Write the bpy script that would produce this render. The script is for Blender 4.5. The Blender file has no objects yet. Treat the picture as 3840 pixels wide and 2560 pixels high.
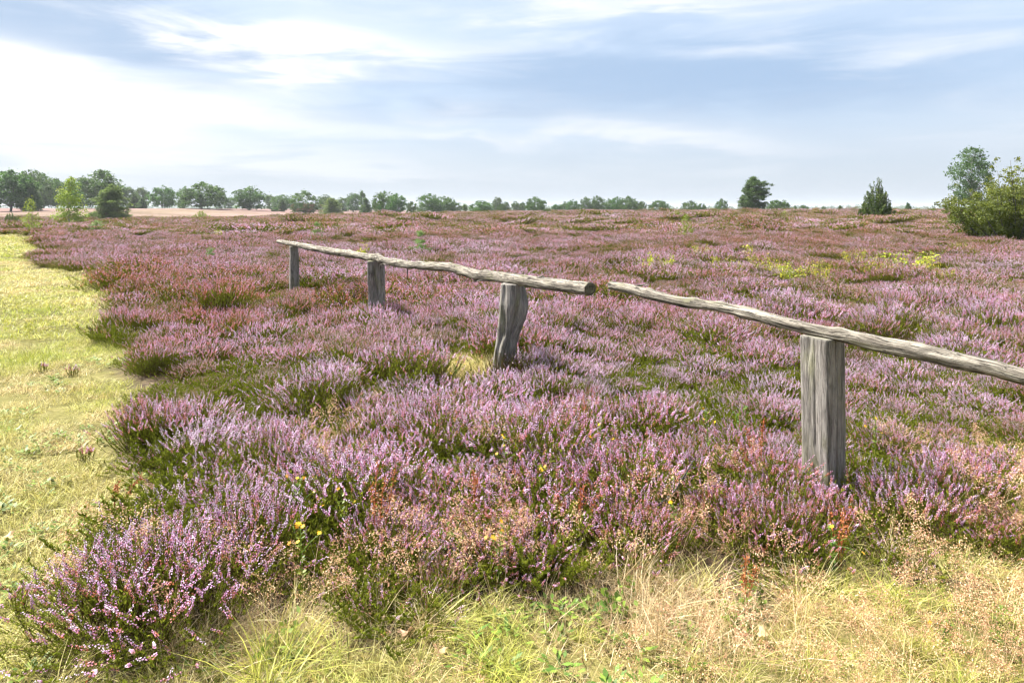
import bpy, math, random
import numpy as np
from mathutils import Vector, Matrix

# ------------------------------------------------------------------ camera
EYE, F, HZ, CX = 1.75, 2560.0, 788.0, 1920.0      # eye height (m), focal length / horizon row / centre column in photo pixels
scene = bpy.context.scene
COL = scene.collection
cam_d = bpy.data.cameras.new("camera")
cam_d.sensor_width = 36.0
cam_d.lens = 24.0
cam_d.shift_y = -(1280 - HZ) / 3840.0
cam_d.clip_start = 0.05
cam_d.clip_end = 20000
cam = bpy.data.objects.new("camera", cam_d)
cam.location = (0, 0, EYE)
cam.rotation_euler = (math.radians(90), 0, 0)
COL.objects.link(cam)
scene.camera = cam

# ------------------------------------------------------------------ sky, sun, exposure
SUN_AZ, SUN_EL = math.radians(-62), math.radians(52)     # azimuth from +Y towards +X
SKY_S = 0.1
world = bpy.data.worlds.new("World")
scene.world = world
world.use_nodes = True
NT = world.node_tree
NT.nodes.clear()


class NB:
    """small helper for building node graphs"""
    def __init__(self, nt): self.nt = nt
    def n(self, t, **kw):
        nd = self.nt.nodes.new(t)
        for k, v in kw.items(): setattr(nd, k, v)
        return nd
    def set(self, sock, v):
        if isinstance(v, bpy.types.NodeSocket): self.nt.links.new(v, sock)
        elif v is not None: sock.default_value = v
    def m(self, op, a, b=None, c=None, clamp=False):
        nd = self.n('ShaderNodeMath', operation=op, use_clamp=clamp)
        for i, v in enumerate((a, b, c)): 
            if v is not None: self.set(nd.inputs[i], v)
        return nd.outputs[0]
    def mix(self, f, a, b, blend='MIX', clamp=True):
        nd = self.n('ShaderNodeMix', data_type='RGBA', blend_type=blend, clamp_factor=clamp)
        for s, v in ((nd.inputs[0], f), (nd.inputs[6], a), (nd.inputs[7], b)):
            self.set(s, (tuple(v) + (1,)) if isinstance(v, (tuple, list)) and len(v) == 3 else v)
        return nd.outputs[2]
    def noise(self, vec, scale, detail=4, rough=.5, dist=0.0, col=False):
        nd = self.n('ShaderNodeTexNoise')
        if vec is not None: self.set(nd.inputs['Vector'], vec)
        nd.inputs['Scale'].default_value = scale
        nd.inputs['Detail'].default_value = detail
        nd.inputs['Roughness'].default_value = rough
        nd.inputs['Distortion'].default_value = dist
        return nd.outputs['Color' if col else 'Fac']
    def ramp(self, f, stops, interp='LINEAR'):
        nd = self.n('ShaderNodeValToRGB')
        r = nd.color_ramp
        r.interpolation = interp
        while len(r.elements) < len(stops): r.elements.new(.5)
        for e, (p, c) in zip(r.elements, stops):
            e.position = p
            e.color = tuple(c) + (1,) if len(c) == 3 else c
        self.set(nd.inputs[0], f)
        return nd.outputs[0]
    def smooth(self, v, a, b):
        nd = self.n('ShaderNodeMapRange', interpolation_type='SMOOTHSTEP', clamp=True)
        self.set(nd.inputs[0], v)
        nd.inputs[1].default_value, nd.inputs[2].default_value = a, b
        return nd.outputs[0]
    def xyz(self, x, y, z=0.0):
        nd = self.n('ShaderNodeCombineXYZ')
        for i, v in enumerate((x, y, z)): self.set(nd.inputs[i], v)
        return nd.outputs[0]
    def sep(self, v):
        nd = self.n('ShaderNodeSeparateXYZ')
        self.set(nd.inputs[0], v)
        return nd.outputs
    def attr(self, name, typ='GEOMETRY'):
        nd = self.n('ShaderNodeAttribute', attribute_name=name, attribute_type=typ)
        return nd.outputs


def build_sky():
    b = NB(NT)
    out = b.n('ShaderNodeOutputWorld')
    bg = b.n('ShaderNodeBackground')
    bg.inputs[1].default_value = SKY_S
    b.nt.links.new(bg.outputs[0], out.inputs[0])
    sky = b.n('ShaderNodeTexSky', sky_type='NISHITA', sun_disc=False)
    sky.sun_elevation = SUN_EL
    sky.sun_rotation = SUN_AZ
    sky.air_density = 1.0
    sky.dust_density = 1.2
    sky.ozone_density = 1.5
    tc = b.n('ShaderNodeTexCoord')
    d = tc.outputs['Generated']
    dx, dy, dz = b.sep(d)
    el = b.m('ARCSINE', dz)
    az = b.m('ARCTAN2', dx, dy)
    zz = b.m('ADD', b.m('MAXIMUM', dz, 0.0), 0.09)
    px, py = b.m('DIVIDE', dx, zz), b.m('DIVIDE', dy, zz)
    plane = b.xyz(px, py, 0.0)
    # warp
    wv = b.noise(plane, 0.55, 3, .5, col=True)
    wr = b.n('ShaderNodeSeparateColor')
    b.set(wr.inputs[0], wv)
    w1 = b.m('SUBTRACT', wr.outputs[0], .5)
    w2 = b.m('SUBTRACT', wr.outputs[1], .5)
    azel = b.xyz(b.m('MULTIPLY', az, 2.2), b.m('MULTIPLY', el, 9.0), 0.0)
    f1 = b.noise(azel, 1.6, 9, .58, .7)
    f2 = b.noise(b.xyz(b.m('MULTIPLY', az, 3.0), b.m('MULTIPLY', el, 22.0), 3.7), 1.3, 8, .54, .5)
    f3 = b.noise(b.xyz(b.m('ADD', px, b.m('MULTIPLY', py, .35)), b.m('MULTIPLY', py, 1.0), 7.1), .45, 8, .55, .6)
    azw = b.m('ADD', az, b.m('MULTIPLY', b.m('SUBTRACT', f1, .5), .42))
    elw = b.m('ADD', el, b.m('ADD', b.m('MULTIPLY', b.m('SUBTRACT', f2, .5), .10), b.m('MULTIPLY', w1, .05)))

    def blob(ppx, ppy, rx, ry, amp, tilt=0.0):
        q, e = (ppx - CX) / F, (HZ - ppy) / F
        a0 = math.atan(q)
        e0 = math.atan(e / math.sqrt(1 + q * q))
        sx, sy = rx / F * math.cos(a0) ** 2, ry / F
        da = b.m('SUBTRACT', azw, a0)
        de = b.m('SUBTRACT', elw, e0)
        if tilt:
            de = b.m('ADD', de, b.m('MULTIPLY', da, tilt))
        u = b.m('MULTIPLY', da, 1 / sx)
        v = b.m('MULTIPLY', de, 1 / sy)
        r2 = b.m('ADD', b.m('MULTIPLY', u, u), b.m('MULTIPLY', v, v))
        return b.m('MULTIPLY', b.m('EXPONENT', b.m('MULTIPLY', r2, -1.0)), amp)

    def total(lst):
        s = lst[0]
        for x in lst[1:]: s = b.m('ADD', s, x)
        return s
    # bright cloud bodies (the same streaky cover goes on all round the sky)
    base = b.m('MULTIPLY', b.m('SUBTRACT', b.m('ADD', b.m('MULTIPLY', f1, .45), b.m('ADD', b.m('MULTIPLY', f2, .55), b.m('MULTIPLY', f3, .35))), .635), 2.4)
    white = total([base,
                   blob(60, 385, 620, 125, 1.7, .17), blob(-800, 380, 800, 160, .6),
                   blob(1080, 205, 300, 95, .8, -.1), blob(1500, 165, 420, 36, .28),
                   blob(900, 420, 520, 60, .55, .12), blob(2350, 500, 480, 55, .6, .12),
                   blob(1250, 600, 600, 36, .45, .10), blob(2330, 25, 400, 55, .6),
                   blob(3650, 120, 420, 200, .12), blob(1750, 540, 300, 30, .35, .1)])
    grey = total([b.m('MULTIPLY', b.m('SUBTRACT', b.m('ADD', b.m('MULTIPLY', f3, .7), b.m('MULTIPLY', f1, .3)), .42), 1.4),
                  blob(430, 130, 620, 95, 1.3, .12), blob(-300, 40, 700, 110, .8), blob(1050, 420, 420, 36, .45), blob(2250, 290, 800, 130, .75),
                  blob(1950, 430, 420, 40, .4, .1), blob(3200, 300, 900, 150, .55)])
    wm = b.smooth(b.m('SUBTRACT', white, b.m('MULTIPLY', grey, .22)), -.10, 1.0)
    gm = b.m('MULTIPLY', b.smooth(grey, -.1, .95), .9)
    wm = b.m('MULTIPLY', wm, b.m('ADD', .30, b.m('MULTIPLY', b.smooth(el, .03, .165), .70)))
    hz = b.smooth(el, .20, -.02)
    S = .30 / SKY_S
    base_col = b.mix(.88, sky.outputs[0], tuple(c * S for c in (.57, .68, .83)))
    veil = b.mix(gm, base_col, tuple(c * S for c in (.37, .52, .74)))
    veil = b.mix(b.m('MULTIPLY', hz, .92), veil, tuple(c * S for c in (.56, .62, .69)))
    # thin veil brightens towards the side where the sun stands behind the cloud
    sd = (math.cos(SUN_EL) * math.sin(SUN_AZ), math.cos(SUN_EL) * math.cos(SUN_AZ), math.sin(SUN_EL))
    dot = b.n('ShaderNodeVectorMath', operation='DOT_PRODUCT')
    b.set(dot.inputs[0], d)
    dot.inputs[1].default_value = sd
    glow = b.smooth(dot.outputs['Value'], .1, 1.0)
    veil = b.mix(b.m('MULTIPLY', glow, .15), veil, tuple(c * S for c in (.95, .93, .90)))
    cl = b.mix(glow, tuple(c * S for c in (.96, .97, 1.0)), tuple(c * S for c in (1.25, 1.22, 1.18)))
    fin = b.mix(wm, veil, cl)
    b.set(bg.inputs[0], fin)


build_sky()
sun_d = bpy.data.lights.new("sun", 'SUN')
sun_d.energy = 4.9
sun_d.angle = math.radians(9.0)
sun_d.color = (1.0, .955, .88)
sun = bpy.data.objects.new("sun", sun_d)
sv = Vector((math.cos(SUN_EL) * math.sin(SUN_AZ), math.cos(SUN_EL) * math.cos(SUN_AZ), math.sin(SUN_EL)))
sun.rotation_euler = sv.to_track_quat('Z', 'Y').to_euler()
COL.objects.link(sun)

vs = scene.view_settings
scene.display_settings.display_device = 'sRGB'
vs.view_transform = 'Standard'
vs.look = 'None'
vs.exposure = 1.9
vs.gamma = 1.0
vs.use_curve_mapping = False
cy = scene.cycles
cy.use_denoising = True
cy.max_bounces = 6
cy.diffuse_bounces = 3
cy.glossy_bounces = 2
cy.transmission_bounces = 4
cy.volume_bounces = 0
cy.transparent_max_bounces = 4
cy.sample_clamp_indirect = 6
cy.filter_width = 1.3
cy.use_adaptive_sampling = True
cy.adaptive_threshold = .03
world.cycles.sampling_method = 'MANUAL'
world.cycles.sample_map_resolution = 512

# ------------------------------------------------------------------ numeric helpers
def sm(a, b, x):
    t = np.clip((np.asarray(x, float) - a) / (b - a), 0, 1)
    return t * t * (3 - 2 * t)


def _hash(ix, iy, seed):
    h = (ix.astype(np.int64) * 374761393 + iy.astype(np.int64) * 668265263 + seed * 1274126177) & 0xffffffff
    h = ((h ^ (h >> 13)) * 1274126177) & 0xffffffff
    h = h ^ (h >> 16)
    return (h & 0xffff) / 65535.0


def vnoise(x, y, seed=0):
    x, y = np.asarray(x, float), np.asarray(y, float)
    ix, iy = np.floor(x), np.floor(y)
    fx, fy = x - ix, y - iy
    fx, fy = fx * fx * (3 - 2 * fx), fy * fy * (3 - 2 * fy)
    a, b_ = _hash(ix, iy, seed), _hash(ix + 1, iy, seed)
    c, d = _hash(ix, iy + 1, seed), _hash(ix + 1, iy + 1, seed)
    return (a * (1 - fx) + b_ * fx) * (1 - fy) + (c * (1 - fx) + d * fx) * fy


def fbm(x, y, seed=0, oct=4):
    s, a, t = 0, 1, 0
    for k in range(oct):
        s = s + a * vnoise(x * 2 ** k, y * 2 ** k, seed + 17 * k)
        t += a
        a *= .5
    return s / t


def G(x, y):
    """ground height"""
    x, y = np.asarray(x, float), np.asarray(y, float)
    rise = 1.12 * sm(-58, 12, x) * sm(12, 95, y) * (1 - 1.3 * sm(108, 260, y))
    left = 2.2 * sm(-45, -105, x) * sm(95, 190, y) * (1 - .8 * sm(300, 800, y))
    near = (vnoise(x * .45, y * .45, 3) - .5) * .10 + (vnoise(x * 1.3, y * 1.3, 5) - .5) * .035
    far = (vnoise(x * .05, y * .05, 9) - .5) * .5 * sm(15, 80, y)
    return rise + left + near * (1 - .6 * sm(20, 60, y)) + far


def inpoly(x, y, poly):
    x, y = np.asarray(x, float), np.asarray(y, float)
    r = np.zeros(x.shape, bool)
    n = len(poly)
    for i in range(n):
        x1, y1 = poly[i]
        x2, y2 = poly[(i + 1) % n]
        c = ((y1 > y) != (y2 > y)) & (x < (x2 - x1) * (y - y1) / ((y2 - y1) or 1e-9) + x1)
        r ^= c
    return r


GRASS = [(-60, 44.8), (-33.6, 44.8), (-31.05, 43.92), (-28.1, 41.1), (-20.61, 31.55), (-15.96, 25.45), (-12.34, 20.09), (-10.19, 17.5),
         (-8.05, 14.13), (-7.59, 12.8), (-6.49, 10.93), (-5.97, 10.25), (-5.29, 9.12), (-4.79, 8.65), (-4.51, 8.34), (-4.51, 8.03),
         (-4.25, 7.49), (-3.75, 6.87), (-3.65, 6.35), (-3.15, 5.61), (-3.06, 5.3), (-2.78, 4.87), (-2.5, 4.63), (-2.39, 4.43),
         (-2.33, 4.14), (-2.25, 3.88), (-2.26, 3.64), (-2.33, 3.49), (-2.3, 3.27), (-2.23, 3.13), (-2.02, 2.89), (-1.82, 2.71),
         (-1.58, 2.48), (-1.42, 2.42), (-1.28, 2.52), (-1.22, 2.74), (-1.15, 2.84), (-1.0, 2.86), (-0.90, 2.70), (-0.75, 2.66),
         (-0.62, 2.58), (-0.52, 2.70), (-0.40, 2.78), (-0.28, 2.86), (-0.15, 2.95), (0.10, 2.86), (0.27, 3.02), (0.49, 2.95),
         (0.79, 3.02), (1.0, 3.02), (1.22, 2.96), (1.45, 3.08), (1.74, 3.14), (1.95, 3.05), (2.20, 3.12), (2.48, 3.25), (2.78, 3.5),
         (3.07, 4.1), (3.9, 4.5), (6, 4.6), (12, 4.0), (60, 3.0), (60, -40), (-60, -40)]
ISLAND = [(-26.5, 38.3), (-25.1, 38.3), (-18.65, 29.5), (-12.34, 20.2), (-11.16, 18.1), (-11.94, 17.9), (-17.9, 26.0)]


def grass_amount(x, y):
    """1 on the mown path and the grassy verge, 0 on the heath"""
    x, y = np.asarray(x, float), np.asarray(y, float)
    am = .07 + .022 * np.clip(y, 0, 60)
    x = x + (vnoise(x * 2.1 / (1 + .06 * np.abs(y)), y * 1.7 / (1 + .06 * np.abs(y)), 181) - .5) * 2 * am
    y = y + (vnoise(x * 1.9 / (1 + .06 * np.abs(y)), y * 2.0 / (1 + .06 * np.abs(y)), 182) - .5) * 2 * am
    g = inpoly(x, y, GRASS) & ~inpoly(x, y, ISLAND)
    tuft = ((x + .46) / .32) ** 2 + ((y - 7.05) / .85) ** 2 < 1
    return (g | tuft)


def spot(px, D):
    return (px - CX) / F * D


# ------------------------------------------------------------------ mesh helpers
def tri_mesh(name, V, T, mats, mi=None, attrs=None, smooth=False, uv=None):
    V = np.asarray(V, np.float32)
    T = np.asarray(T, np.int32)
    me = bpy.data.meshes.new(name)
    n, k = T.shape
    me.vertices.add(len(V))
    me.vertices.foreach_set('co', V.ravel())
    me.loops.add(n * k)
    me.loops.foreach_set('vertex_index', T.ravel())
    me.polygons.add(n)
    me.polygons.foreach_set('loop_start', np.arange(0, n * k, k, dtype=np.int32))
    if mi is not None: me.polygons.foreach_set('material_index', np.asarray(mi, np.int32))
    if smooth: me.polygons.foreach_set('use_smooth', np.ones(n, bool))
    for m in (mats if isinstance(mats, (list, tuple)) else [mats]): me.materials.append(m)
    for an, av in (attrs or {}).items():
        av = np.asarray(av, np.float32)
        a = me.attributes.new(an, 'FLOAT' if av.ndim == 1 else 'FLOAT_VECTOR', 'POINT')
        a.data.foreach_set('value' if av.ndim == 1 else 'vector', av.ravel())
    me.update(calc_edges=True)
    return me


def link(name, me, parent=None, loc=None):
    o = bpy.data.objects.new(name, me)
    COL.objects.link(o)
    if parent is not None: o.parent = parent
    if loc is not None: o.location = loc
    return o


def thing(name, label, cat, loc=(0, 0, 0), rz=0.0, group=None):
    o = bpy.data.objects.new(name, None)
    o.empty_display_size = .2
    COL.objects.link(o)
    o.location = loc
    o.rotation_euler = (0, 0, rz)
    tag(o, label, cat, group)
    return o


def tag(o, label=None, cat=None, group=None, kind=None):
    if label: o['label'] = label
    if cat: o['category'] = cat
    if group: o['group'] = group
    if kind: o['kind'] = kind
    return o


class MB:
    """collects triangles with a per-vertex 'rnd' value"""
    def __init__(self):
        self.V, self.T, self.R, self.X, self.n = [], [], [], [], 0
    def add(self, V, T, rnd=0.5, x=0.0):
        V = np.asarray(V, float).reshape(-1, 3)
        self.V.append(V)
        self.T.append(np.asarray(T, int).reshape(-1, 3) + self.n)
        self.R.append(np.broadcast_to(np.asarray(rnd, float), (len(V),)))
        self.X.append(np.broadcast_to(np.asarray(x, float), (len(V),)))
        self.n += len(V)
    def leaves(self, c, u, v, rnd, x=0.0):
        """diamond leaves: centre c, half length u, half width v"""
        n = len(c)
        V = np.stack([c - u, c + v, c + u, c - v], 1).reshape(-1, 3)
        i = np.arange(n)[:, None] * 4
        T = np.concatenate([i + [[0, 1, 2]], i + [[0, 2, 3]]], 0)
        self.add(V, T, np.repeat(np.broadcast_to(rnd, (n,)), 4), np.repeat(np.broadcast_to(x, (n,)), 4))
    def tris(self, a, b, c, rnd, x=0.0):
        n = len(a)
        V = np.stack([a, b, c], 1).reshape(-1, 3)
        self.add(V, np.arange(n * 3).reshape(-1, 3), np.repeat(np.broadcast_to(rnd, (n,)), 3), np.repeat(np.broadcast_to(x, (n,)), 3))
    def tube(self, P, R, k=6, rnd=.5, x=0.0, cap=True):
        P = np.asarray(P, float)
        n = len(P)
        R = np.broadcast_to(np.asarray(R, float), (n,))
        tan = np.gradient(P, axis=0)
        tan /= np.linalg.norm(tan, axis=1)[:, None] + 1e-9
        ref = np.where(np.abs(tan[:, 2:3]) > .9, [[1., 0, 0]], [[0, 0, 1.]])
        s = np.cross(tan, ref)
        s /= np.linalg.norm(s, axis=1)[:, None] + 1e-9
        t = np.cross(s, tan)
        a = np.arange(k) / k * 2 * math.pi
        V = P[:, None, :] + R[:, None, None] * (np.cos(a)[None, :, None] * s[:, None, :] + np.sin(a)[None, :, None] * t[:, None, :])
        T = []
        for i in range(n - 1):
            for j in range(k):
                p, q = i * k + j, i * k + (j + 1) % k
                T += [(p, q, q + k), (p, q + k, p + k)]
        V = V.reshape(-1, 3)
        if cap:
            V = np.concatenate([V, P[-1:]], 0)
            T += [((n - 1) * k + j, (n - 1) * k + (j + 1) % k, n * k) for j in range(k)]
        self.add(V, T, rnd, x)
    def mesh(self, name, mat, smooth=False):
        return tri_mesh(name, np.concatenate(self.V), np.concatenate(self.T), mat, attrs={'rnd': np.concatenate(self.R), 'fl': np.concatenate(self.X)}, smooth=smooth)


def unit(v):
    return v / (np.linalg.norm(v, axis=-1, keepdims=True) + 1e-9)


def rdir(rng, n):
    return unit(rng.normal(size=(n, 3)))


# ------------------------------------------------------------------ materials
def new_mat(name):
    m = bpy.data.materials.new(name)
    m.use_nodes = True
    m.node_tree.nodes.clear()
    b = NB(m.node_tree)
    out = b.n('ShaderNodeOutputMaterial')
    return m, b, out


def leafy(name, stops, trans=.3, rough=.6, spec=.25, tstops=None, objvar=.25):
    """leaf / blade material: colour from the per-leaf 'rnd', shifted by the plant's own variation"""
    m, b, out = new_mat(name)
    r = b.attr('rnd')[2]
    col = b.ramp(r, stops)
    if tstops:
        t = b.attr('tint', 'INSTANCER')[2]
        col = b.mix(t, col, b.ramp(r, tstops))
    oi = b.n('ShaderNodeObjectInfo')
    hs = b.n('ShaderNodeHueSaturation')
    b.set(hs.inputs['Color'], col)
    b.set(hs.inputs['Hue'], b.m('ADD', .5, b.m('MULTIPLY', b.m('SUBTRACT', oi.outputs['Random'], .5), .03)))
    b.set(hs.inputs['Value'], b.m('ADD', 1 - objvar / 2, b.m('MULTIPLY', oi.outputs['Random'], objvar)))
    p = b.n('ShaderNodeBsdfPrincipled')
    b.set(p.inputs['Base Color'], hs.outputs[0])
    p.inputs['Roughness'].default_value = rough
    p.inputs['Specular IOR Level'].default_value = spec
    tr = b.n('ShaderNodeBsdfTranslucent')
    b.set(tr.inputs[0], hs.outputs[0])
    mx = b.n('ShaderNodeMixShader')
    mx.inputs[0].default_value = trans
    b.nt.links.new(p.outputs[0], mx.inputs[1])
    b.nt.links.new(tr.outputs[0], mx.inputs[2])
    b.nt.links.new(mx.outputs[0], out.inputs[0])
    return m


def heather_mat(name):
    """fl: 0 leaf/stem, >0 floret with age (small = old and rusty at the foot of the spike, 1 = fresh lilac at its tip)"""
    m, b, out = new_mat(name)
    r = b.attr('rnd')[2]
    fl = b.attr('fl')[2]
    tint = b.attr('tint', 'INSTANCER')[2]
    bloom = b.attr('bloom', 'INSTANCER')[2]
    leaf = b.ramp(r, [(0, (.055, .035, .02)), (.28, (.13, .085, .045)), (.32, (.075, .095, .012)), (.7, (.17, .20, .022)), (1, (.30, .31, .04))])
    age = b.m('ADD', fl, b.m('ADD', b.m('MULTIPLY', b.m('SUBTRACT', r, .5), .85), b.m('MULTIPLY', tint, .45)), clamp=True)
    flo = b.ramp(age, [(0, (.32, .11, .05)), (.2, (.58, .22, .14)), (.40, (.72, .34, .33)), (.62, (.65, .31, .54)), (.86, (.76, .46, .76)), (1, (.92, .74, .92))])
    dull = b.ramp(r, [(0, (.24, .17, .07)), (.5, (.46, .30, .20)), (1, (.32, .29, .09))])
    flo = b.mix(b.m('MULTIPLY', b.m('SUBTRACT', 1.0, bloom), 1.0, clamp=True), flo, dull)
    isf = b.m('GREATER_THAN', fl, .001)
    col = b.mix(isf, leaf, flo)
    d = b.n('ShaderNodeBsdfDiffuse')
    b.set(d.inputs[0], col)
    t = b.n('ShaderNodeBsdfTranslucent')
    b.set(t.inputs[0], col)
    mx = b.n('ShaderNodeMixShader')
    b.set(mx.inputs[0], b.m('MULTIPLY', b.m('ADD', .7, b.m('MULTIPLY', isf, .3)), .4))
    b.nt.links.new(d.outputs[0], mx.inputs[1])
    b.nt.links.new(t.outputs[0], mx.inputs[2])
    b.nt.links.new(mx.outputs[0], out.inputs[0])
    return m


def bark(name, c1, c2, scale=6):
    m, b, out = new_mat(name)
    tc = b.n('ShaderNodeTexCoord')
    mp = b.n('ShaderNodeMapping')
    mp.inputs['Scale'].default_value = (1, 1, .25)
    b.set(mp.inputs[0], tc.outputs['Object'])
    f = b.noise(mp.outputs[0], scale, 5, .6)
    p = b.n('ShaderNodeBsdfPrincipled')
    b.set(p.inputs['Base Color'], b.ramp(f, [(.3, c1), (.7, c2)]))
    p.inputs['Roughness'].default_value = .9
    b.nt.links.new(p.outputs[0], out.inputs[0])
    return m


def wood_mat(name, dark, mid, light, green=.25, gscale=2.0, crack=1.0, rems=.85):
    """silvered weathered wood: grain runs along u (metres), v is metres round the piece"""
    m, b, out = new_mat(name)
    uv = b.attr('guv')[1]
    u, v, w = b.sep(uv)
    fine = b.noise(b.xyz(b.m('MULTIPLY', u, 9.0), b.m('MULTIPLY', v, 190.0), w), 1.0, 6, .65, .4)
    coarse = b.noise(b.xyz(b.m('MULTIPLY', u, 2.4), b.m('MULTIPLY', v, 34.0), w), 1.0, 5, .6, .8)
    blot = b.noise(b.xyz(b.m('MULTIPLY', u, 4.5), b.m('MULTIPLY', v, 11.0), w), 1.0, 5, .6, .3)
    spots = b.noise(b.xyz(b.m('MULTIPLY', u, 40.0), b.m('MULTIPLY', v, 45.0), w), 1.0, 3, .6)
    f = b.m('ADD', b.m('MULTIPLY', fine, .5), b.m('MULTIPLY', coarse, .5))
    col = b.ramp(f, [(.36, dark), (.48, mid), (.58, light)])
    col = b.mix(b.m('MULTIPLY', b.smooth(blot, .53, .70), .8), col, tuple(c * .45 for c in mid))
    col = b.mix(b.m('MULTIPLY', b.smooth(spots, .64, .72), .5), col, tuple(c * .35 for c in mid))
    gz = b.noise(b.xyz(b.m('MULTIPLY', u, gscale), b.m('MULTIPLY', v, gscale * 3), b.m('ADD', w, 5.0)), 1.0, 4, .6)
    col = b.mix(b.m('MULTIPLY', b.smooth(gz, .5, .72), green), col, (.16, .17, .06))
    if rems < .5:
        low = b.m('MULTIPLY', b.smooth(u, .55, .05), b.smooth(blot, .42, .58))
        col = b.mix(b.m('MULTIPLY', low, .55), col, (.13, .135, .035))
    ck = b.noise(b.xyz(b.m('MULTIPLY', u, 1.6), b.m('MULTIPLY', v, 55.0), b.m('ADD', w, 9.0)), 1.0, 3, .5, 1.0)
    ckm = b.m('MULTIPLY', b.smooth(b.m('ABSOLUTE', b.m('SUBTRACT', ck, .5)), .016, .002), crack)
    col = b.mix(ckm, col, tuple(c * .25 for c in dark))
    rem = b.noise(b.xyz(b.m('MULTIPLY', u, 7.0), b.m('MULTIPLY', v, 30.0), b.m('ADD', w, 13.0)), 1.0, 6, .7, .6)
    col = b.mix(b.m('MULTIPLY', b.smooth(rem, .54, .60), rems), col, tuple(c * .7 for c in dark))
    h = b.m('SUBTRACT', b.m('ADD', b.m('MULTIPLY', fine, .5), b.m('MULTIPLY', coarse, .8)), b.m('MULTIPLY', ckm, .8))
    bp = b.n('ShaderNodeBump')
    bp.inputs['Strength'].default_value = .8
    bp.inputs['Distance'].default_value = .010
    b.set(bp.inputs['Height'], h)
    p = b.n('ShaderNodeBsdfPrincipled')
    b.set(p.inputs['Base Color'], col)
    p.inputs['Roughness'].default_value = .85
    p.inputs['Specular IOR Level'].default_value = .2
    b.set(p.inputs['Normal'], bp.outputs[0])
    b.nt.links.new(p.outputs[0], out.inputs[0])
    return m


M_HEATHER = heather_mat('heather_shoots')
M_TURF = leafy('turf_blades', [(0, (.18, .11, .045)), (.35, (.48, .37, .145)), (.75, (.74, .61, .29)), (1, (.88, .79, .50))], .35, .5, .3,
               [(0, (.09, .11, .016)), (.45, (.31, .34, .048)), (1, (.57, .56, .11))], 0.0)
M_STRAW = leafy('straw_blades', [(0, (.36, .23, .11)), (.5, (.60, .45, .25)), (1, (.78, .66, .44))], .3, .45, .35, None, .15)
M_PANICLE = leafy('grass_panicles', [(0, (.36, .17, .09)), (.5, (.60, .36, .21)), (1, (.76, .58, .38))], .35, .6, .2, None, .2)
M_HERB = leafy('herb_leaves', [(0, (.06, .11, .015)), (.5, (.13, .21, .028)), (1, (.25, .32, .05))], .35, .5, .3, None, .3)
M_YFLOWER = leafy('yellow_petals', [(0, (.50, .24, .01)), (1, (.66, .44, .02))], .25, .5, .2)
M_RUST = leafy('rusty_seed_heads', [(0, (.20, .05, .02)), (.6, (.36, .10, .04)), (1, (.48, .18, .08))], .2, .7, .2)
M_OAK = leafy('oak_leaves', [(0, (.03, .065, .014)), (.5, (.06, .125, .024)), (1, (.11, .20, .035))], .42)
M_OAKB = leafy('brown_oak_leaves', [(0, (.09, .055, .025)), (.5, (.17, .10, .05)), (1, (.24, .15, .08))], .25)
M_BIRCH = leafy('birch_leaves', [(0, (.036, .068, .022)), (.5, (.068, .125, .034)), (1, (.12, .19, .048))], .42)
M_SAPL = leafy('young_birch_leaves', [(0, (.10, .15, .02)), (.5, (.22, .30, .045)), (1, (.36, .41, .07))], .4)
M_PINE = leafy('pine_needles', [(0, (.03, .055, .018)), (.5, (.065, .115, .03)), (1, (.12, .19, .05))], .3)
M_PINEM = leafy('bushy_pine_needles', [(0, (.075, .12, .03)), (.5, (.14, .22, .055)), (1, (.22, .32, .085))], .45)
M_PINEG = leafy('young_pine_needles', [(0, (.09, .16, .04)), (.5, (.18, .28, .08)), (1, (.30, .40, .13))], .35)
M_JUN = leafy('juniper_needles', [(0, (.03, .06, .014)), (.5, (.075, .135, .026)), (1, (.18, .24, .05))], .35)
M_HAW = leafy('hawthorn_leaves', [(0, (.04, .058, .010)), (.5, (.105, .13, .02)), (1, (.21, .22, .036))], .4)
M_BROOM = leafy('broom_stems', [(0, (.10, .15, .02)), (.5, (.22, .28, .04)), (1, (.36, .40, .06))], .3)
M_BROOMD = leafy('dark_broom_stems', [(0, (.04, .07, .015)), (.5, (.08, .13, .025)), (1, (.15, .20, .04))], .3)
M_YLEAF = leafy('yellow_leaves', [(0, (.13, .18, .02)), (.4, (.31, .36, .035)), (.8, (.54, .49, .045)), (1, (.68, .53, .08))], .4)
M_BARK = bark('oak_bark', (.05, .045, .04), (.13, .12, .10))
M_BARKR = bark('pine_bark', (.07, .045, .035), (.17, .11, .08))
M_BIRCHB = bark('birch_bark', (.16, .15, .14), (.45, .43, .40), 9)
M_RAIL = wood_mat('silvered_rail_wood', (.042, .035, .028), (.16, .14, .115), (.36, .33, .275), .35, 3.0)
M_POST = wood_mat('grey_post_wood', (.085, .075, .067), (.185, .168, .152), (.29, .268, .245), .45, 2.2, .6, .3)
M_ENDG = wood_mat('dark_end_grain', (.05, .045, .03), (.10, .09, .06), (.19, .17, .12), .5, 9.0, .3)


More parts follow.
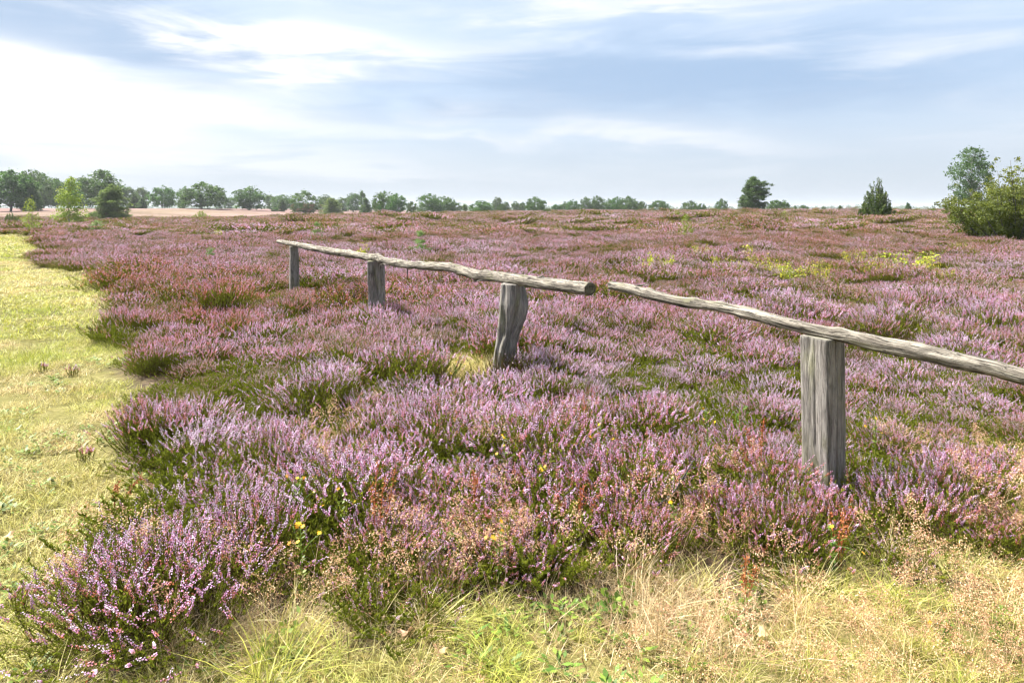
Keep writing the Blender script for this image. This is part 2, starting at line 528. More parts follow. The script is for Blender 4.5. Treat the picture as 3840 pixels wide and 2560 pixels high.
def ground_mat():
    m, b, out = new_mat('heath_ground')
    zone = b.attr('zone')[1]
    g, far, pink = b.sep(zone)
    tc = b.n('ShaderNodeTexCoord')
    o = tc.outputs['Object']
    n1 = b.noise(o, 1.1, 6, .6)
    n2 = b.noise(o, 14.0, 5, .65)
    n3 = b.noise(o, .22, 4, .55)
    litter = b.ramp(n2, [(.3, (.035, .025, .018)), (.55, (.085, .060, .038)), (.75, (.16, .115, .07))])
    turf = b.ramp(b.m('ADD', b.m('MULTIPLY', n1, .55), b.m('MULTIPLY', n2, .45)), [(.33, (.045, .036, .014)), (.46, (.095, .088, .026)), (.56, (.15, .135, .045)), (.68, (.22, .185, .085))])
    col = b.mix(g, litter, turf)
    mp = b.n('ShaderNodeMapping')
    mp.inputs['Scale'].default_value = (.035, .09, 1)
    b.set(mp.inputs[0], o)
    n4 = b.noise(mp.outputs[0], 1.0, 8, .62)
    n5 = b.noise(o, .6, 6, .7)
    heath = b.ramp(b.m('ADD', b.m('MULTIPLY', n4, .6), b.m('MULTIPLY', n5, .4)), [(.36, (.10, .065, .05)), (.5, (.175, .11, .10)), (.62, (.235, .16, .145))])
    pale = b.ramp(b.m('ADD', b.m('MULTIPLY', n4, .6), b.m('MULTIPLY', n5, .4)), [(.35, (.07, .055, .03)), (.5, (.14, .105, .065)), (.65, (.20, .15, .105))])
    farc = b.mix(pink, pale, heath)
    col = b.mix(far, col, farc)
    p = b.n('ShaderNodeBsdfPrincipled')
    b.set(p.inputs['Base Color'], col)
    p.inputs['Roughness'].default_value = .95
    p.inputs['Specular IOR Level'].default_value = .1
    bp = b.n('ShaderNodeBump')
    bp.inputs['Strength'].default_value = .7
    bp.inputs['Distance'].default_value = .03
    b.set(bp.inputs['Height'], n2)
    b.set(p.inputs['Normal'], bp.outputs[0])
    b.nt.links.new(p.outputs[0], out.inputs[0])
    return m


# ------------------------------------------------------------------ ground
def build_ground():
    n = 420
    s = np.linspace(-1, 1, n)
    gx = np.sinh(s * 8.2) / math.sinh(8.2) * 3000
    gy = 4.0 + np.sinh(s * 8.2) / math.sinh(8.2) * 3000
    X, Y = np.meshgrid(gx, gy)
    Z = G(X, Y)
    V = np.stack([X, Y, Z], -1).reshape(-1, 3)
    i = np.arange((n - 1) * n).reshape(n - 1, n)[:, :-1].ravel()
    T = np.stack([i, i + 1, i + n + 1, i + n], 1)
    g = np.zeros(X.shape)
    for dx, dy in ((0, 0), (.08, 0), (-.08, 0), (0, .08), (0, -.08)):
        g += grass_amount(X + dx, Y + dy) / 5.0
    # the heather stand ends about 110 m off on the left, later on the right; beyond it pale grass and thin heath
    edge = 112 + 60 * sm(-60, 10, X) + 10 * (vnoise(X * .04, Y * .04, 31) - .5)
    far = sm(0, 8, Y - edge)
    pink = sm(.35, .65, fbm(X * .012 + 3, Y * .006, 41, 3) + .25 * sm(180, 330, Y) + .2 * sm(-90, -10, X))
    zone = np.stack([g, far, pink], -1).reshape(-1, 3)
    me = tri_mesh('ground', V, T, ground_mat(), attrs={'zone': zone}, smooth=True)
    tag(link('ground', me), 'heath ground with sandy grass path and peaty soil under the heather', None, kind='structure')


build_ground()

# ------------------------------------------------------------------ scattering (stuff only)
def scatter(name, protos, pts, rot, scl, idx, attrs, label, cat):
    """one object: a cloud of points, each carrying one of the proto shoots (ground cover nobody could count)"""
    me = bpy.data.meshes.new(name)
    n = len(pts)
    me.vertices.add(n)
    me.vertices.foreach_set('co', np.asarray(pts, np.float32).ravel())
    def put(an, typ, key, arr):
        a = me.attributes.new(an, typ, 'POINT')
        a.data.foreach_set(key, arr.ravel())
    put('rot', 'FLOAT_VECTOR', 'vector', np.asarray(rot, np.float32))
    put('scl', 'FLOAT_VECTOR', 'vector', np.asarray(scl, np.float32))
    put('idx', 'INT', 'value', np.asarray(idx, np.int32))
    for k, v in attrs.items(): put(k, 'FLOAT', 'value', np.asarray(v, np.float32))
    o = link(name, me)
    tag(o, label, cat, kind='stuff')
    ng = bpy.data.node_groups.new(name + '_spread', 'GeometryNodeTree')
    ng.interface.new_socket('Geometry', in_out='INPUT', socket_type='NodeSocketGeometry')
    ng.interface.new_socket('Geometry', in_out='OUTPUT', socket_type='NodeSocketGeometry')
    N, L = ng.nodes, ng.links
    gi, go = N.new('NodeGroupInput'), N.new('NodeGroupOutput')
    def named(an, typ):
        nd = N.new('GeometryNodeInputNamedAttribute')
        nd.data_type = typ
        nd.inputs['Name'].default_value = an
        return nd.outputs['Attribute']
    er = N.new('FunctionNodeEulerToRotation')
    L.new(named('rot', 'FLOAT_VECTOR'), er.inputs[0])
    sc_, ix = named('scl', 'FLOAT_VECTOR'), named('idx', 'INT')
    join = N.new('GeometryNodeJoinGeometry')
    for k, p in enumerate(protos):
        oi = N.new('GeometryNodeObjectInfo')
        oi.inputs['Object'].default_value = p
        cmp = N.new('FunctionNodeCompare')
        cmp.data_type = 'INT'
        cmp.operation = 'EQUAL'
        L.new(ix, cmp.inputs[2])
        cmp.inputs[3].default_value = k
        iop = N.new('GeometryNodeInstanceOnPoints')
        L.new(gi.outputs[0], iop.inputs['Points'])
        L.new(cmp.outputs[0], iop.inputs['Selection'])
        L.new(oi.outputs['Geometry'], iop.inputs['Instance'])
        L.new(er.outputs[0], iop.inputs['Rotation'])
        L.new(sc_, iop.inputs['Scale'])
        L.new(iop.outputs[0], join.inputs[0])
    L.new(join.outputs[0], go.inputs[0])
    md = o.modifiers.new('spread', 'NODES')
    md.node_group = ng
    return o


def proto(name, me):
    return bpy.data.objects.new(name, me)          # never linked to the scene: only a source of geometry


def jgrid(x0, x1, y0, y1, sp, rng, jit=.9):
    nx, ny = int((x1 - x0) / sp) + 1, int((y1 - y0) / sp) + 1
    X, Y = np.meshgrid(x0 + (np.arange(nx) + .5) * sp, y0 + (np.arange(ny) + .5) * sp)
    X = X.ravel() + (rng.random(X.size) - .5) * sp * jit
    Y = Y.ravel() + (rng.random(Y.size) - .5) * sp * jit
    return X, Y


def in_view(x, y, m=1.2):
    return np.abs(x) < .80 * np.maximum(y, 0) + m


# ------------------------------------------------------------------ heather
def heather_parts(seed, n, R, H, nfl, fs, nlf, ls, stem_k=3, spike=(.24, .42), lean=0.0, flat=.35, share=1.0):
    """returns (foliage MB, flower MB) of one heather bush"""
    rng = np.random.default_rng(seed)
    fo, fw = MB(), MB()
    az = rng.random(n) * 2 * math.pi
    rr = np.sqrt(rng.random(n)) * R
    wob = 1 + .25 * np.sin(az * 3 + seed) + .15 * np.sin(az * 5 + 2 * seed)
    rr = rr * wob
    tip = np.stack([np.cos(az) * rr, np.sin(az) * rr, H * (1 - flat * (rr / R) ** 2) * (.72 + .4 * rng.random(n))], 1)
    tip[:, :2] += rng.normal(size=(n, 2)) * R * .17
    tip[:, 0] += lean * tip[:, 2]
    base = np.stack([tip[:, 0] * .35, tip[:, 1] * .35, np.full(n, -.03)], 1) + rng.normal(size=(n, 3)) * [R * .08, R * .08, 0]
    bend = rng.uniform(.62, 1.0, n)
    side = rng.normal(size=(n, 2)) * R * .10

    def P(t, i):
        t = np.asarray(t)
        h = t ** bend[i]
        x = base[i, 0] + (tip[i, 0] - base[i, 0]) * h + side[i, 0] * np.sin(t * math.pi)
        y = base[i, 1] + (tip[i, 1] - base[i, 1]) * h + side[i, 1] * np.sin(t * math.pi)
        z = base[i, 2] + (tip[i, 2] - base[i, 2]) * t
        return np.stack([x, y, z], -1)
    ii = np.arange(n)
    ts = 1 - rng.uniform(spike[0], spike[1], n)
    srnd = rng.random(n)
    flw = rng.random(n) < .80 * (1 - .8 * sm(.70, 1.05, rr / R)) * share
    ts = np.where(flw, ts, .98)
    # stems
    seg = np.array([0, .4, .75, 1.0])
    Q = np.stack([P(np.full(n, s), ii) for s in seg], 1)
    wst = fs * .35
    a = np.arange(stem_k) / stem_k * 2 * math.pi
    off = np.stack([np.cos(a), np.sin(a), 0 * a], 1) * wst
    V = Q[:, :, None, :] + off[None, None] * np.array([1.3, 1., .7, .3])[None, :, None, None]
    T = []
    for s in range(3):
        for k in range(stem_k):
            p, q = s * stem_k + k, s * stem_k + (k + 1) % stem_k
            T += [(p, q, q + stem_k), (p, q + stem_k, p + stem_k)]
    T = (np.array(T)[None] + (np.arange(n) * 4 * stem_k)[:, None, None]).reshape(-1, 3)
    fo.add(V.reshape(-1, 3), T, np.repeat(rng.random(n) * .28, 4 * stem_k))
    # leafy green lengths
    I = np.repeat(ii, nlf)
    t = ts[I] - .02 - rng.random(len(I)) ** 1.4 * (ts[I] - .18)
    c = P(t, I)
    d = unit(rdir(rng, len(I)) * .9 + [0, 0, .9])
    L = ls * rng.uniform(.7, 1.5, len(I))[:, None]
    wv = unit(np.cross(d, rdir(rng, len(I)))) * L * .30
    grn = np.clip(.32 + .68 * (rng.random(len(I)) * .5 + .5 * (t / ts[I]) * srnd[I]), .31, 1)
    fo.tris(c - wv, c + wv, c + d * L * 1.6, grn)
    # florets along the spike
    I = np.repeat(ii[flw], nfl)
    k = np.tile(np.arange(nfl), int(flw.sum()))
    f = (k + rng.random(len(I))) / nfl
    t = ts[I] + (1 - ts[I]) * f
    ang = k * 2.4 + rng.random(len(I))
    rad = fs * (.95 - .55 * f)
    axis = unit(P(np.minimum(t + .03, 1.03), I) - P(t - .03, I))
    e1 = unit(np.cross(axis, [[.3, .2, 1.]]) + 1e-6)
    e2 = np.cross(axis, e1)
    o = e1 * np.cos(ang)[:, None] + e2 * np.sin(ang)[:, None]
    c = P(t, I) + o * rad[:, None]
    s = (fs * rng.uniform(.75, 1.25, len(I)) * (1.1 - .35 * f))[:, None]
    q1 = unit(np.cross(o, axis))
    tipv = c + o * s * .8 - axis * s * .35
    A, B_, C_ = c + axis * s * .9, c - axis * s * .5 + q1 * s * .75, c - axis * s * .5 - q1 * s * .75
    Vv = np.stack([A, B_, C_, tipv], 1).reshape(-1, 3)
    b4 = np.arange(len(I))[:, None] * 4
    Tt = np.concatenate([b4 + [[0, 1, 3]], b4 + [[1, 2, 3]], b4 + [[2, 0, 3]]], 0)
    agev = np.clip(.24 + .62 * f + .50 * (srnd[I] - .5), .02, 1)
    fw.add(Vv, Tt, np.repeat(np.clip(rng.random(len(I)) * .75 + .25 * srnd[I], 0, 1), 4), np.repeat(agev, 4))
    return fo, fw


def joined(a, b):
    m = MB()
    for s in (a, b):
        m.add(np.concatenate(s.V), np.concatenate(s.T), np.concatenate(s.R), np.concatenate(s.X))
    return m


near_p = [proto('heather_near', joined(*heather_parts(s, 430, .37, h, 15, .0046, 32, .0085, spike=(.10, .25), flat=fl)).mesh('heather_near', M_HEATHER))
          for s, h, fl in ((1, .34, .35), (2, .30, .45), (3, .38, .3), (4, .32, .4), (5, .27, .5))]
mid_p = [proto('heather_mid', joined(*heather_parts(s, 380, .62, h, 6, .0095, 14, .016, spike=(.12, .28), flat=.36)).mesh('heather_mid', M_HEATHER))
         for s, h in ((11, .36), (12, .40), (13, .33))]
low_p = [proto('heather_low', joined(*heather_parts(s, 190, .34, .17, 12, .0045, 60, .0095, spike=(.2, .4), flat=.25, share=.5)).mesh('heather_low', M_HEATHER)) for s in (31, 32)]
dead_p = [proto('heather_dead', joined(*heather_parts(s, 150, .32, .27, 3, .006, 3, .007, flat=.4, share=.06)).mesh('heather_dead', M_HEATHER)) for s in (41,)]
far_p = [proto('heather_far', joined(*heather_parts(s, 520, 1.35, h, 3, .028, 8, .045, spike=(.14, .3), flat=.22)).mesh('heather_far', M_HEATHER))
         for s, h in ((21, .42), (22, .46), (23, .38))]


SINGLE = [(-1.46, 2.82, .42), (-2.08, 3.0, .32), (-2.3, 3.4, .2), (-2.62, 5.0, .26), (-5.55, 9.75, .3), (-1.28, 3.30, .24), (1.15, 3.62, .22), (1.70, 3.74, .2), (2.15, 3.72, .26), (2.62, 4.05, .28)]


def build_heather():
    rng = np.random.default_rng(7)
    P, RT, SC, IX, TI, BL = [], [], [], [], [], []
    posts = [(-4.48, 13.99), (-2.03, 10.16), (.03, 6.9), (1.86, 4.05)]
    for (y0, y1, sp, k0, nk) in ((2.3, 10.5, .43, 0, 5), (10.5, 38, .72, 5, 3), (38, 190, 1.55, 8, 3), (2.4, 10.5, .36, 11, 2)):
        w = .80 * y1 + 1.5
        x, y = jgrid(-w, w, y0, y1, sp, rng)
        keep = in_view(x, y, 1.2 if y0 < 30 else 4)
        mg = {0: .14, 5: .12, 8: .3, 11: .10}[k0]
        for dx, dy in ((0, 0), (mg, 0), (-mg, 0), (0, mg), (0, -mg)):
            keep &= ~grass_amount(x + dx, y + dy)
        if k0 == 0:
            for qx, qy in posts:
                keep &= (x - qx) ** 2 + (y - qy + .05) ** 2 > .035
            keep &= ~((np.abs(x - 1.80) < .22) & (y < 4.1) & (y > 3.65))
            keep &= ~((np.abs(x + .05) < .3) & (y < 6.9) & (y > 6.3))
        if k0 == 8:
            edge = 112 + 60 * sm(-60, 10, x)
            keep &= y < edge + 8 * (vnoise(x * .05, y * .05, 31) - .5)
        if k0 in (0, 11):
            for bx, by, br in SINGLE: keep &= np.hypot(x - bx, y - by) > br
        gap = fbm(x * .9, y * .9, 51, 3)
        if k0 == 0: keep &= (gap > .28) | (rng.random(len(x)) < .35)
        x, y, gap = x[keep], y[keep], gap[keep]
        n = len(x)
        big = fbm(x * .22 + 4, y * .16, 61, 3)
        med = fbm(x * .8, y * .6, 71, 3)
        z = G(x, y) - .015
        s = (.82 + 1.25 * (med - .45)) * np.exp(rng.normal(size=n) * .17)
        s *= 1 - (.42 if k0 != 11 else 0) * sm(.42, .30, gap)
        s = np.clip(s, .42 if k0 != 11 else .85, 1.6)
        dist = np.hypot(x, y)
        # front edge bushes stay lower and looser
        front = sm(4.2, 3.0, y) * (x > -1.2)
        s *= 1 - .22 * front
        bloom = np.clip(1.0 - .50 * (1 - .5 * sm(12, 40, dist)) * sm(.58, .74, fbm(x * .7 + 9, y * .5, 171, 3) + .12 * (rng.random(n) - .5)) - .38 * sm(14, 70, dist) * (1 - .55 * sm(.45, .6, big)) - .10 * front - (.55 * sm(.40, .30, gap) if k0 < 8 else 0) - (.3 * rng.random(n) if k0 == 11 else 0), .05, 1)
        tint = (big - .5) * 2.1 * (1 - .5 * sm(12, 40, dist)) + rng.normal(size=n) * .26 + .12 - .36 * sm(12, 55, dist) + .55 * np.exp(-((x + 1.75) / .8) ** 2 - ((y - 3.3) / .9) ** 2) - .55 * np.exp(-((x + .15) / .9) ** 2 - ((y - 3.45) / .55) ** 2)
        P.append(np.stack([x, y, z], 1))
        RT.append(np.stack([rng.normal(size=n) * .10, rng.normal(size=n) * .10, rng.random(n) * 6.283], 1))
        zs = s * rng.uniform(.85, 1.15, n)
        SC.append(np.stack([s, s, zs], 1))
        IX.append(k0 + rng.integers(0, nk, n))
        if k0 == 11:
            dd = (fbm(x * .8, y * .8, 191, 2) > .60) & (rng.random(n) < .6)
            IX[-1] = np.where(dd, 13, IX[-1])
        TI.append(tint)
        BL.append(bloom)
    scatter('heather', near_p + mid_p + far_p + low_p + dead_p, np.concatenate(P), np.concatenate(RT), np.concatenate(SC), np.concatenate(IX),
            {'tint': np.concatenate(TI), 'bloom': np.concatenate(BL)},
            'flowering pink and lilac heather covering the heath to the horizon', 'heather')
    return sum(map(len, P))


print('heather clumps', build_heather())

# ------------------------------------------------------------------ grasses
def blades(mb, rng, n, R, hmin, hmax, width, lean, droop, seg=3, r0=0, r1=1, root=None, bias=None):
    az = rng.random(n) * 2 * math.pi
    rr = np.sqrt(rng.random(n)) * R
    b0 = np.stack([np.cos(az) * rr, np.sin(az) * rr, np.full(n, -.01)], 1) if root is None else root
    a2 = rng.random(n) * 2 * math.pi if bias is None else bias + rng.normal(size=n) * .5
    ln = lean * rng.random(n) ** .7
    L = rng.uniform(hmin, hmax, n)
    d = np.stack([np.cos(a2) * np.sin(ln), np.sin(a2) * np.sin(ln), np.cos(ln)], 1)
    hd = np.stack([np.cos(a2), np.sin(a2), 0 * a2], 1)
    sd = np.stack([-np.sin(a2 + rng.normal(size=n)), np.cos(a2 + rng.normal(size=n)), 0 * a2], 1)
    dr = droop * rng.uniform(.3, 1.2, n)
    pts = []
    for k in range(seg + 1):
        t = k / seg
        p = b0 + d * (L * t)[:, None] + (hd * .9 - [[0, 0, .75]]) * (L * dr * t * t)[:, None]
        p[:, 2] = np.maximum(p[:, 2], -.012 + .006 * rng.random(n))
        pts.append(p)
    w = width * rng.uniform(.6, 1.3, n)[:, None] * .5
    rv = r0 + (r1 - r0) * rng.random(n)
    rows = []
    for k in range(seg):
        rows += [pts[k] - sd * w * (1 - .25 * k), pts[k] + sd * w * (1 - .25 * k)]
    rows.append(pts[seg])
    V = np.stack(rows, 1).reshape(-1, 3)
    m = 2 * seg + 1
    T = []
    for k in range(seg - 1): T += [(2 * k, 2 * k + 1, 2 * k + 3), (2 * k, 2 * k + 3, 2 * k + 2)]
    T.append((2 * seg - 2, 2 * seg - 1, 2 * seg))
    T = (np.array(T)[None] + (np.arange(n) * m)[:, None, None]).reshape(-1, 3)
    mb.add(V, T, np.repeat(rv, m))
    return pts


def turf_proto(seed, n, R, hmin, hmax, w, lean=1.35, droop=.5, mat=M_TURF):
    mb = MB()
    rng = np.random.default_rng(seed)
    blades(mb, rng, n, R, hmin, hmax, w, lean, droop)
    return proto('turf_patch', mb.mesh('turf_patch', mat))


def panicle_proto(seed, n=16):
    mb = MB()
    rng = np.random.default_rng(seed)
    pts = blades(mb, rng, n, .10, .26, .48, .0022, .45, .25, 4, .5, 1)
    tops = pts[-1]
    for k in range(n):
        m = 60
        h = rng.random(m)
        ax = pts[-1][k] - pts[-2][k]
        c = tops[k] - ax * (h * .9)[:, None] + rng.normal(size=(m, 3)) * (.010 + .022 * h[:, None]) * [1, 1, .6]
        u = rdir(rng, m) * .0048
        v = unit(np.cross(u, rdir(rng, m))) * .0026
        mb.leaves(c, u, v, rng.random(m))
    return proto('bent_grass', mb.mesh('bent_grass', M_PANICLE))


def herb_proto(seed, n=26, R=.09):
    mb = MB()
    rng = np.random.default_rng(seed)
    az = rng.random(n) * 6.283
    rr = np.sqrt(rng.random(n)) * R
    c = np.stack([np.cos(az) * rr, np.sin(az) * rr, rng.uniform(.008, .05, n)], 1)
    u = unit(np.stack([np.cos(az), np.sin(az), rng.uniform(-.1, .6, n)], 1)) * rng.uniform(.010, .024, n)[:, None]
    v = unit(np.cross(u, [[0, 0, 1.]])) * np.linalg.norm(u, axis=1)[:, None] * .45
    mb.leaves(c, u, v, rng.random(n))
    return proto('herb', mb.mesh('herb', M_HERB))


def build_grass():
    rng = np.random.default_rng(19)
    protos = [turf_proto(31, 330, .20, .03, .10, .0040), turf_proto(32, 330, .20, .04, .13, .0036, 1.5, .2), turf_proto(33, 300, .20, .04, .13, .0040, 1.2, .6),   # 0-2 near turf
              turf_proto(34, 300, .45, .05, .13, .010), turf_proto(35, 300, .45, .05, .12, .010, 1.4), turf_proto(36, 320, 1.0, .06, .16, .026),                     # 3,4 mid 5 far
              turf_proto(37, 150, .06, .10, .28, .0029, .95, .8), turf_proto(38, 170, .08, .10, .24, .0029, 1.15, .7),                                              # 6,7 tussocks
              turf_proto(39, 60, .16, .14, .34, .0026, 1.2, .6, M_STRAW), turf_proto(40, 60, .20, .14, .36, .0026, 1.5, .2, M_STRAW),                             # 8,9 straw
              panicle_proto(41), panicle_proto(42, 12),                                                                                                               # 10,11
              herb_proto(43), herb_proto(44, 18)]                                                                                                                     # 12,13
    P, RT, SC, IX, TI = [], [], [], [], []

    def put(x, y, idx, s, tint, z=0.0, tilt=.06):
        n = len(x)
        P.append(np.stack([x, y, G(x, y) - .004 + z], 1))
        RT.append(np.stack([rng.normal(size=n) * tilt, rng.normal(size=n) * tilt, rng.random(n) * 6.283], 1))
        s = np.broadcast_to(np.asarray(s, float), (n,))
        SC.append(np.stack([s, s, s], 1))
        IX.append(np.broadcast_to(np.asarray(idx), (n,)))
        TI.append(np.clip(np.broadcast_to(np.asarray(tint, float), (n,)), 0, 1))
    # turf
    for y0, y1, sp, ks, m in ((1.6, 9.5, .155, (0, 1, 2), 1.0), (9.5, 24, .42, (3, 4), 1.5), (24, 46, 1.0, (5,), 3)):
        w = .80 * y1 + 1.5
        x, y = jgrid(-w, w, y0, y1, sp, rng)
        k = in_view(x, y, m) & grass_amount(x, y)
        x, y = x[k], y[k]
        n = len(x)
        if y0 < 5:
            k = (rng.random(len(x)) < np.where((x > -1.6) & (y < 4.6), .62, .9)) & (fbm(x * 2.3, y * 2.3, 141, 2) > .35)
            x, y = x[k], y[k]
            n = len(x)
        green = fbm(x * .9, y * .7, 81, 3)
        big = fbm(x * .25, y * .2, 91, 2)
        put(x, y, np.asarray(ks)[rng.integers(0, len(ks), n)], rng.uniform(.7, 1.25, n) * (.75 + .5 * green), .68 + 2.8 * (green - .48) + 1.6 * (big - .5) + rng.normal(size=n) * .30)
    # tussocks on path and verge
    x, y = jgrid(-9, 5, 2.0, 13, .33, rng)
    k = in_view(x, y, .6) & grass_amount(x, y) & (fbm(x * 1.3, y * 1.3, 101, 2) > .47)
    x, y = x[k], y[k]
    put(x, y, 6 + rng.integers(0, 2, len(x)), rng.uniform(.35, .85, len(x)) * (1 - .25 * (x < -1.8)), rng.normal(size=len(x)) * .35 + .6)
    # grassy verge in front: taller mixed grass, straw and bents
    x, y = jgrid(-1.9, 3.6, 2.25, 4.6, .115, rng)
    k = grass_amount(x, y) & ~((x < -1.5) & (y > 2.9)) & (x > -2.0)
    x, y = x[k], y[k]
    r = rng.random(len(x))
    pat = fbm(x * 1.6, y * 1.6, 111, 2)
    right = sm(.6, 1.6, x)
    pan = r < (.05 + .42 * right * sm(.32, .55, pat))
    put(x[pan], y[pan], 10 + rng.integers(0, 2, pan.sum()), rng.uniform(.5, 1.0, pan.sum()), 0)
    st = (~pan) & (r > .86 - .22 * sm(.5, .65, pat) * (1 - .6 * right))
    put(x[st], y[st], 8 + rng.integers(0, 2, st.sum()), rng.uniform(.4, .85, st.sum()), 0, 0, .15)
    edge = np.where(grass_amount(x, y + .30), 1.0, 1.55)
    tu = (~pan) & (~st) & (r > .50)
    gg = fbm(x[tu] * 2.1, y[tu] * 2.1, 151, 2)
    put(x[tu], y[tu], 6 + rng.integers(0, 2, tu.sum()), rng.uniform(.4, .8, tu.sum()) * (.6 + .9 * gg) * edge[tu], .62 + 2.4 * (gg - .5) + .3 * right[tu] + rng.normal(size=tu.sum()) * .3)
    # straw heap left of centre-right at the very front: long bleached strands combed over
    a = rng.normal(size=(34, 2)) * [.20, .14] + [.62, 2.80]
    put(a[:, 0], a[:, 1], 8 + rng.integers(0, 2, 34), rng.uniform(.7, 1.1, 34), 0, 0, .45)
    a = rng.normal(size=(40, 2)) * [.28, .08] + [-1.05, 2.68]
    put(a[:, 0], a[:, 1], 8 + rng.integers(0, 2, 40), rng.uniform(.5, .8, 40), 0, 0, .5)
    # yellow tuft beside the crooked post
    a = rng.normal(size=(110, 2)) * [.14, .36] + [-.46, 7.05]
    put(a[:, 0], a[:, 1], 6 + rng.integers(0, 2, 110), rng.uniform(.9, 1.4, 110), .30 + rng.normal(size=110) * .18)
    # bents and straw standing between the front heather
    x, y = jgrid(-1.9, 3.6, 2.7, 5.4, .17, rng)
    nearb = grass_amount(x, y - .55)
    k = ~grass_amount(x, y) & in_view(x, y, .2) & (rng.random(len(x)) < np.where(nearb, .75, .16)) & (nearb | (fbm(x * 1.1, y * 1.1, 121, 2) > .44))
    x, y = x[k], y[k]
    put(x, y, rng.choice([8, 9, 10, 11, 6, 7, 6], len(x)), rng.uniform(.7, 1.15, len(x)), .45 + .3 * rng.normal(size=len(x)))
    # herbs
    x, y = jgrid(-5, 3.6, 2.1, 8, .16, rng)
    k = in_view(x, y, .4) & grass_amount(x, y) & (fbm(x * 1.9, y * 1.9, 131, 2) > .50)
    x, y = x[k], y[k]
    put(x, y, 12 + rng.integers(0, 2, len(x)), rng.uniform(.6, 1.2, len(x)), .5)
    scatter('grass', protos, np.concatenate(P), np.concatenate(RT), np.concatenate(SC), np.concatenate(IX), {'tint': np.concatenate(TI)},
            'yellow green mown grass, straw and bent grass on the path and verge', 'grass')
    return sum(map(len, P))


print('grass clumps', build_grass())

# ------------------------------------------------------------------ fence
def spline(P, n):
    """Catmull-Rom through the rows of P, resampled to n rows"""
    P = np.asarray(P, float)
    Q = np.concatenate([2 * P[:1] - P[1:2], P, 2 * P[-1:] - P[-2:-1]], 0)
    t = np.linspace(0, len(P) - 1 - 1e-6, n)
    i = t.astype(int)
    f = (t - i)[:, None]
    a, b, c, d = Q[i], Q[i + 1], Q[i + 2], Q[i + 3]
    return .5 * (2 * b + (c - a) * f + (2 * a - 5 * b + 4 * c - d) * f ** 2 + (3 * b - a - 3 * c + d) * f ** 3)


def log_mesh(name, rows, n, k, mat, endmat, seed, knots=(), cracks=()):
    """a round weathered pole: rows of (x, y, z, diameter); knots (s, angle, height, size), cracks (s0, s1, angle, depth)"""
    S = spline(rows, n)
    P, D = S[:, :3].copy(), S[:, 3]
    rng = np.random.default_rng(seed)
    ds = np.r_[0, np.cumsum(np.linalg.norm(np.diff(P, axis=0), axis=1))]
    side = np.array([.84, .54, 0])
    P += side[None] * ((fbm(ds * 1.1, ds * 0, seed, 2) - .5) * .05)[:, None]
    tan = unit(np.gradient(P, axis=0))
    s = unit(np.cross(tan, [[0, 0, 1.]]))
    t = np.cross(s, tan)
    a = np.arange(k) / k * 2 * math.pi
    A, SS = np.meshgrid(a, ds)
    r = (D / 2)[:, None] * np.ones_like(A)
    r *= 1 + .20 * (fbm(SS * 5 + 3, np.cos(A) * 1.2 + 9, seed, 3) - .5) + .20 * (fbm(SS * 6 + 30, np.sin(A) * 1.6 + 9, seed + 5, 3) - .5)
    r += .008 * (vnoise(SS * 5, (A / 6.283 * 26) % 26, seed + 8) - .5)
    for s0, a0, h, w in knots:
        da = np.angle(np.exp(1j * (A - a0)))
        r += h * np.exp(-((SS - s0) / w) ** 2 - (da * D[:, None] / 2 / w) ** 2)
    for s0, s1, a0, dp in cracks:
        wob = a0 + .25 * (vnoise(SS * 2.2, SS * 0, seed + 40) - .5) * 2
        da = np.angle(np.exp(1j * (A - wob)))
        r -= dp * np.exp(-(da / .07) ** 2) * sm(s0, s0 + .1, SS) * sm(s1, s1 - .1, SS)
    V = P[:, None] + r[..., None] * (np.cos(A)[..., None] * s[:, None] + np.sin(A)[..., None] * t[:, None])
    Vf = V.reshape(-1, 3)
    i = np.arange(n - 1)[:, None] * k
    j = np.arange(k)[None]
    q = np.stack([i + j, i + (j + 1) % k, i + k + (j + 1) % k, i + k + j], -1).reshape(-1, 4)
    T = np.concatenate([q[:, [0, 1, 2]], q[:, [0, 2, 3]]], 0)
    guv = np.stack([SS, A / 6.283 * .33, np.full_like(A, seed)], -1).reshape(-1, 3)
    mi = [0] * len(T)
    # cut ends: rings towards the centre
    add_v, add_uv, add_t = [], [], []
    base = len(Vf)
    for e, row in ((0, V[0]), (n - 1, V[-1])):
        c = row.mean(0)
        prev = e * k + np.arange(k)
        for f_ in (.93, .6, .25):
            ring = c + (row - c) * f_ + (tan[e] * (.004 if e else -.004))
            ids = base + np.arange(k)
            add_v.append(ring)
            add_uv.append(np.stack([a / 6.283 * .4, np.full(k, f_ * .05), np.full(k, seed + 3.0)], -1))
            for z in range(k):
                z2 = (z + 1) % k
                tt = [(prev[z], prev[z2], ids[z2]), (prev[z], ids[z2], ids[z])]
                add_t += tt if e else [x[::-1] for x in tt]
            prev = ids
            base += k
        add_v.append(c[None] + tan[e] * (.004 if e else -.004))
        add_uv.append(np.array([[0, 0, seed + 3.0]]))
        for z in range(k):
            tt = (prev[z], prev[(z + 1) % k], base)
            add_t.append(tt if e else tt[::-1])
        base += 1
    Vf = np.concatenate([Vf] + add_v)
    guv = np.concatenate([guv] + add_uv)
    T = np.concatenate([T, np.array(add_t)])
    mi += [1] * len(add_t)
    return tri_mesh(name, Vf, T, [mat, endmat], mi, {'guv': guv}, smooth=True), P, ds


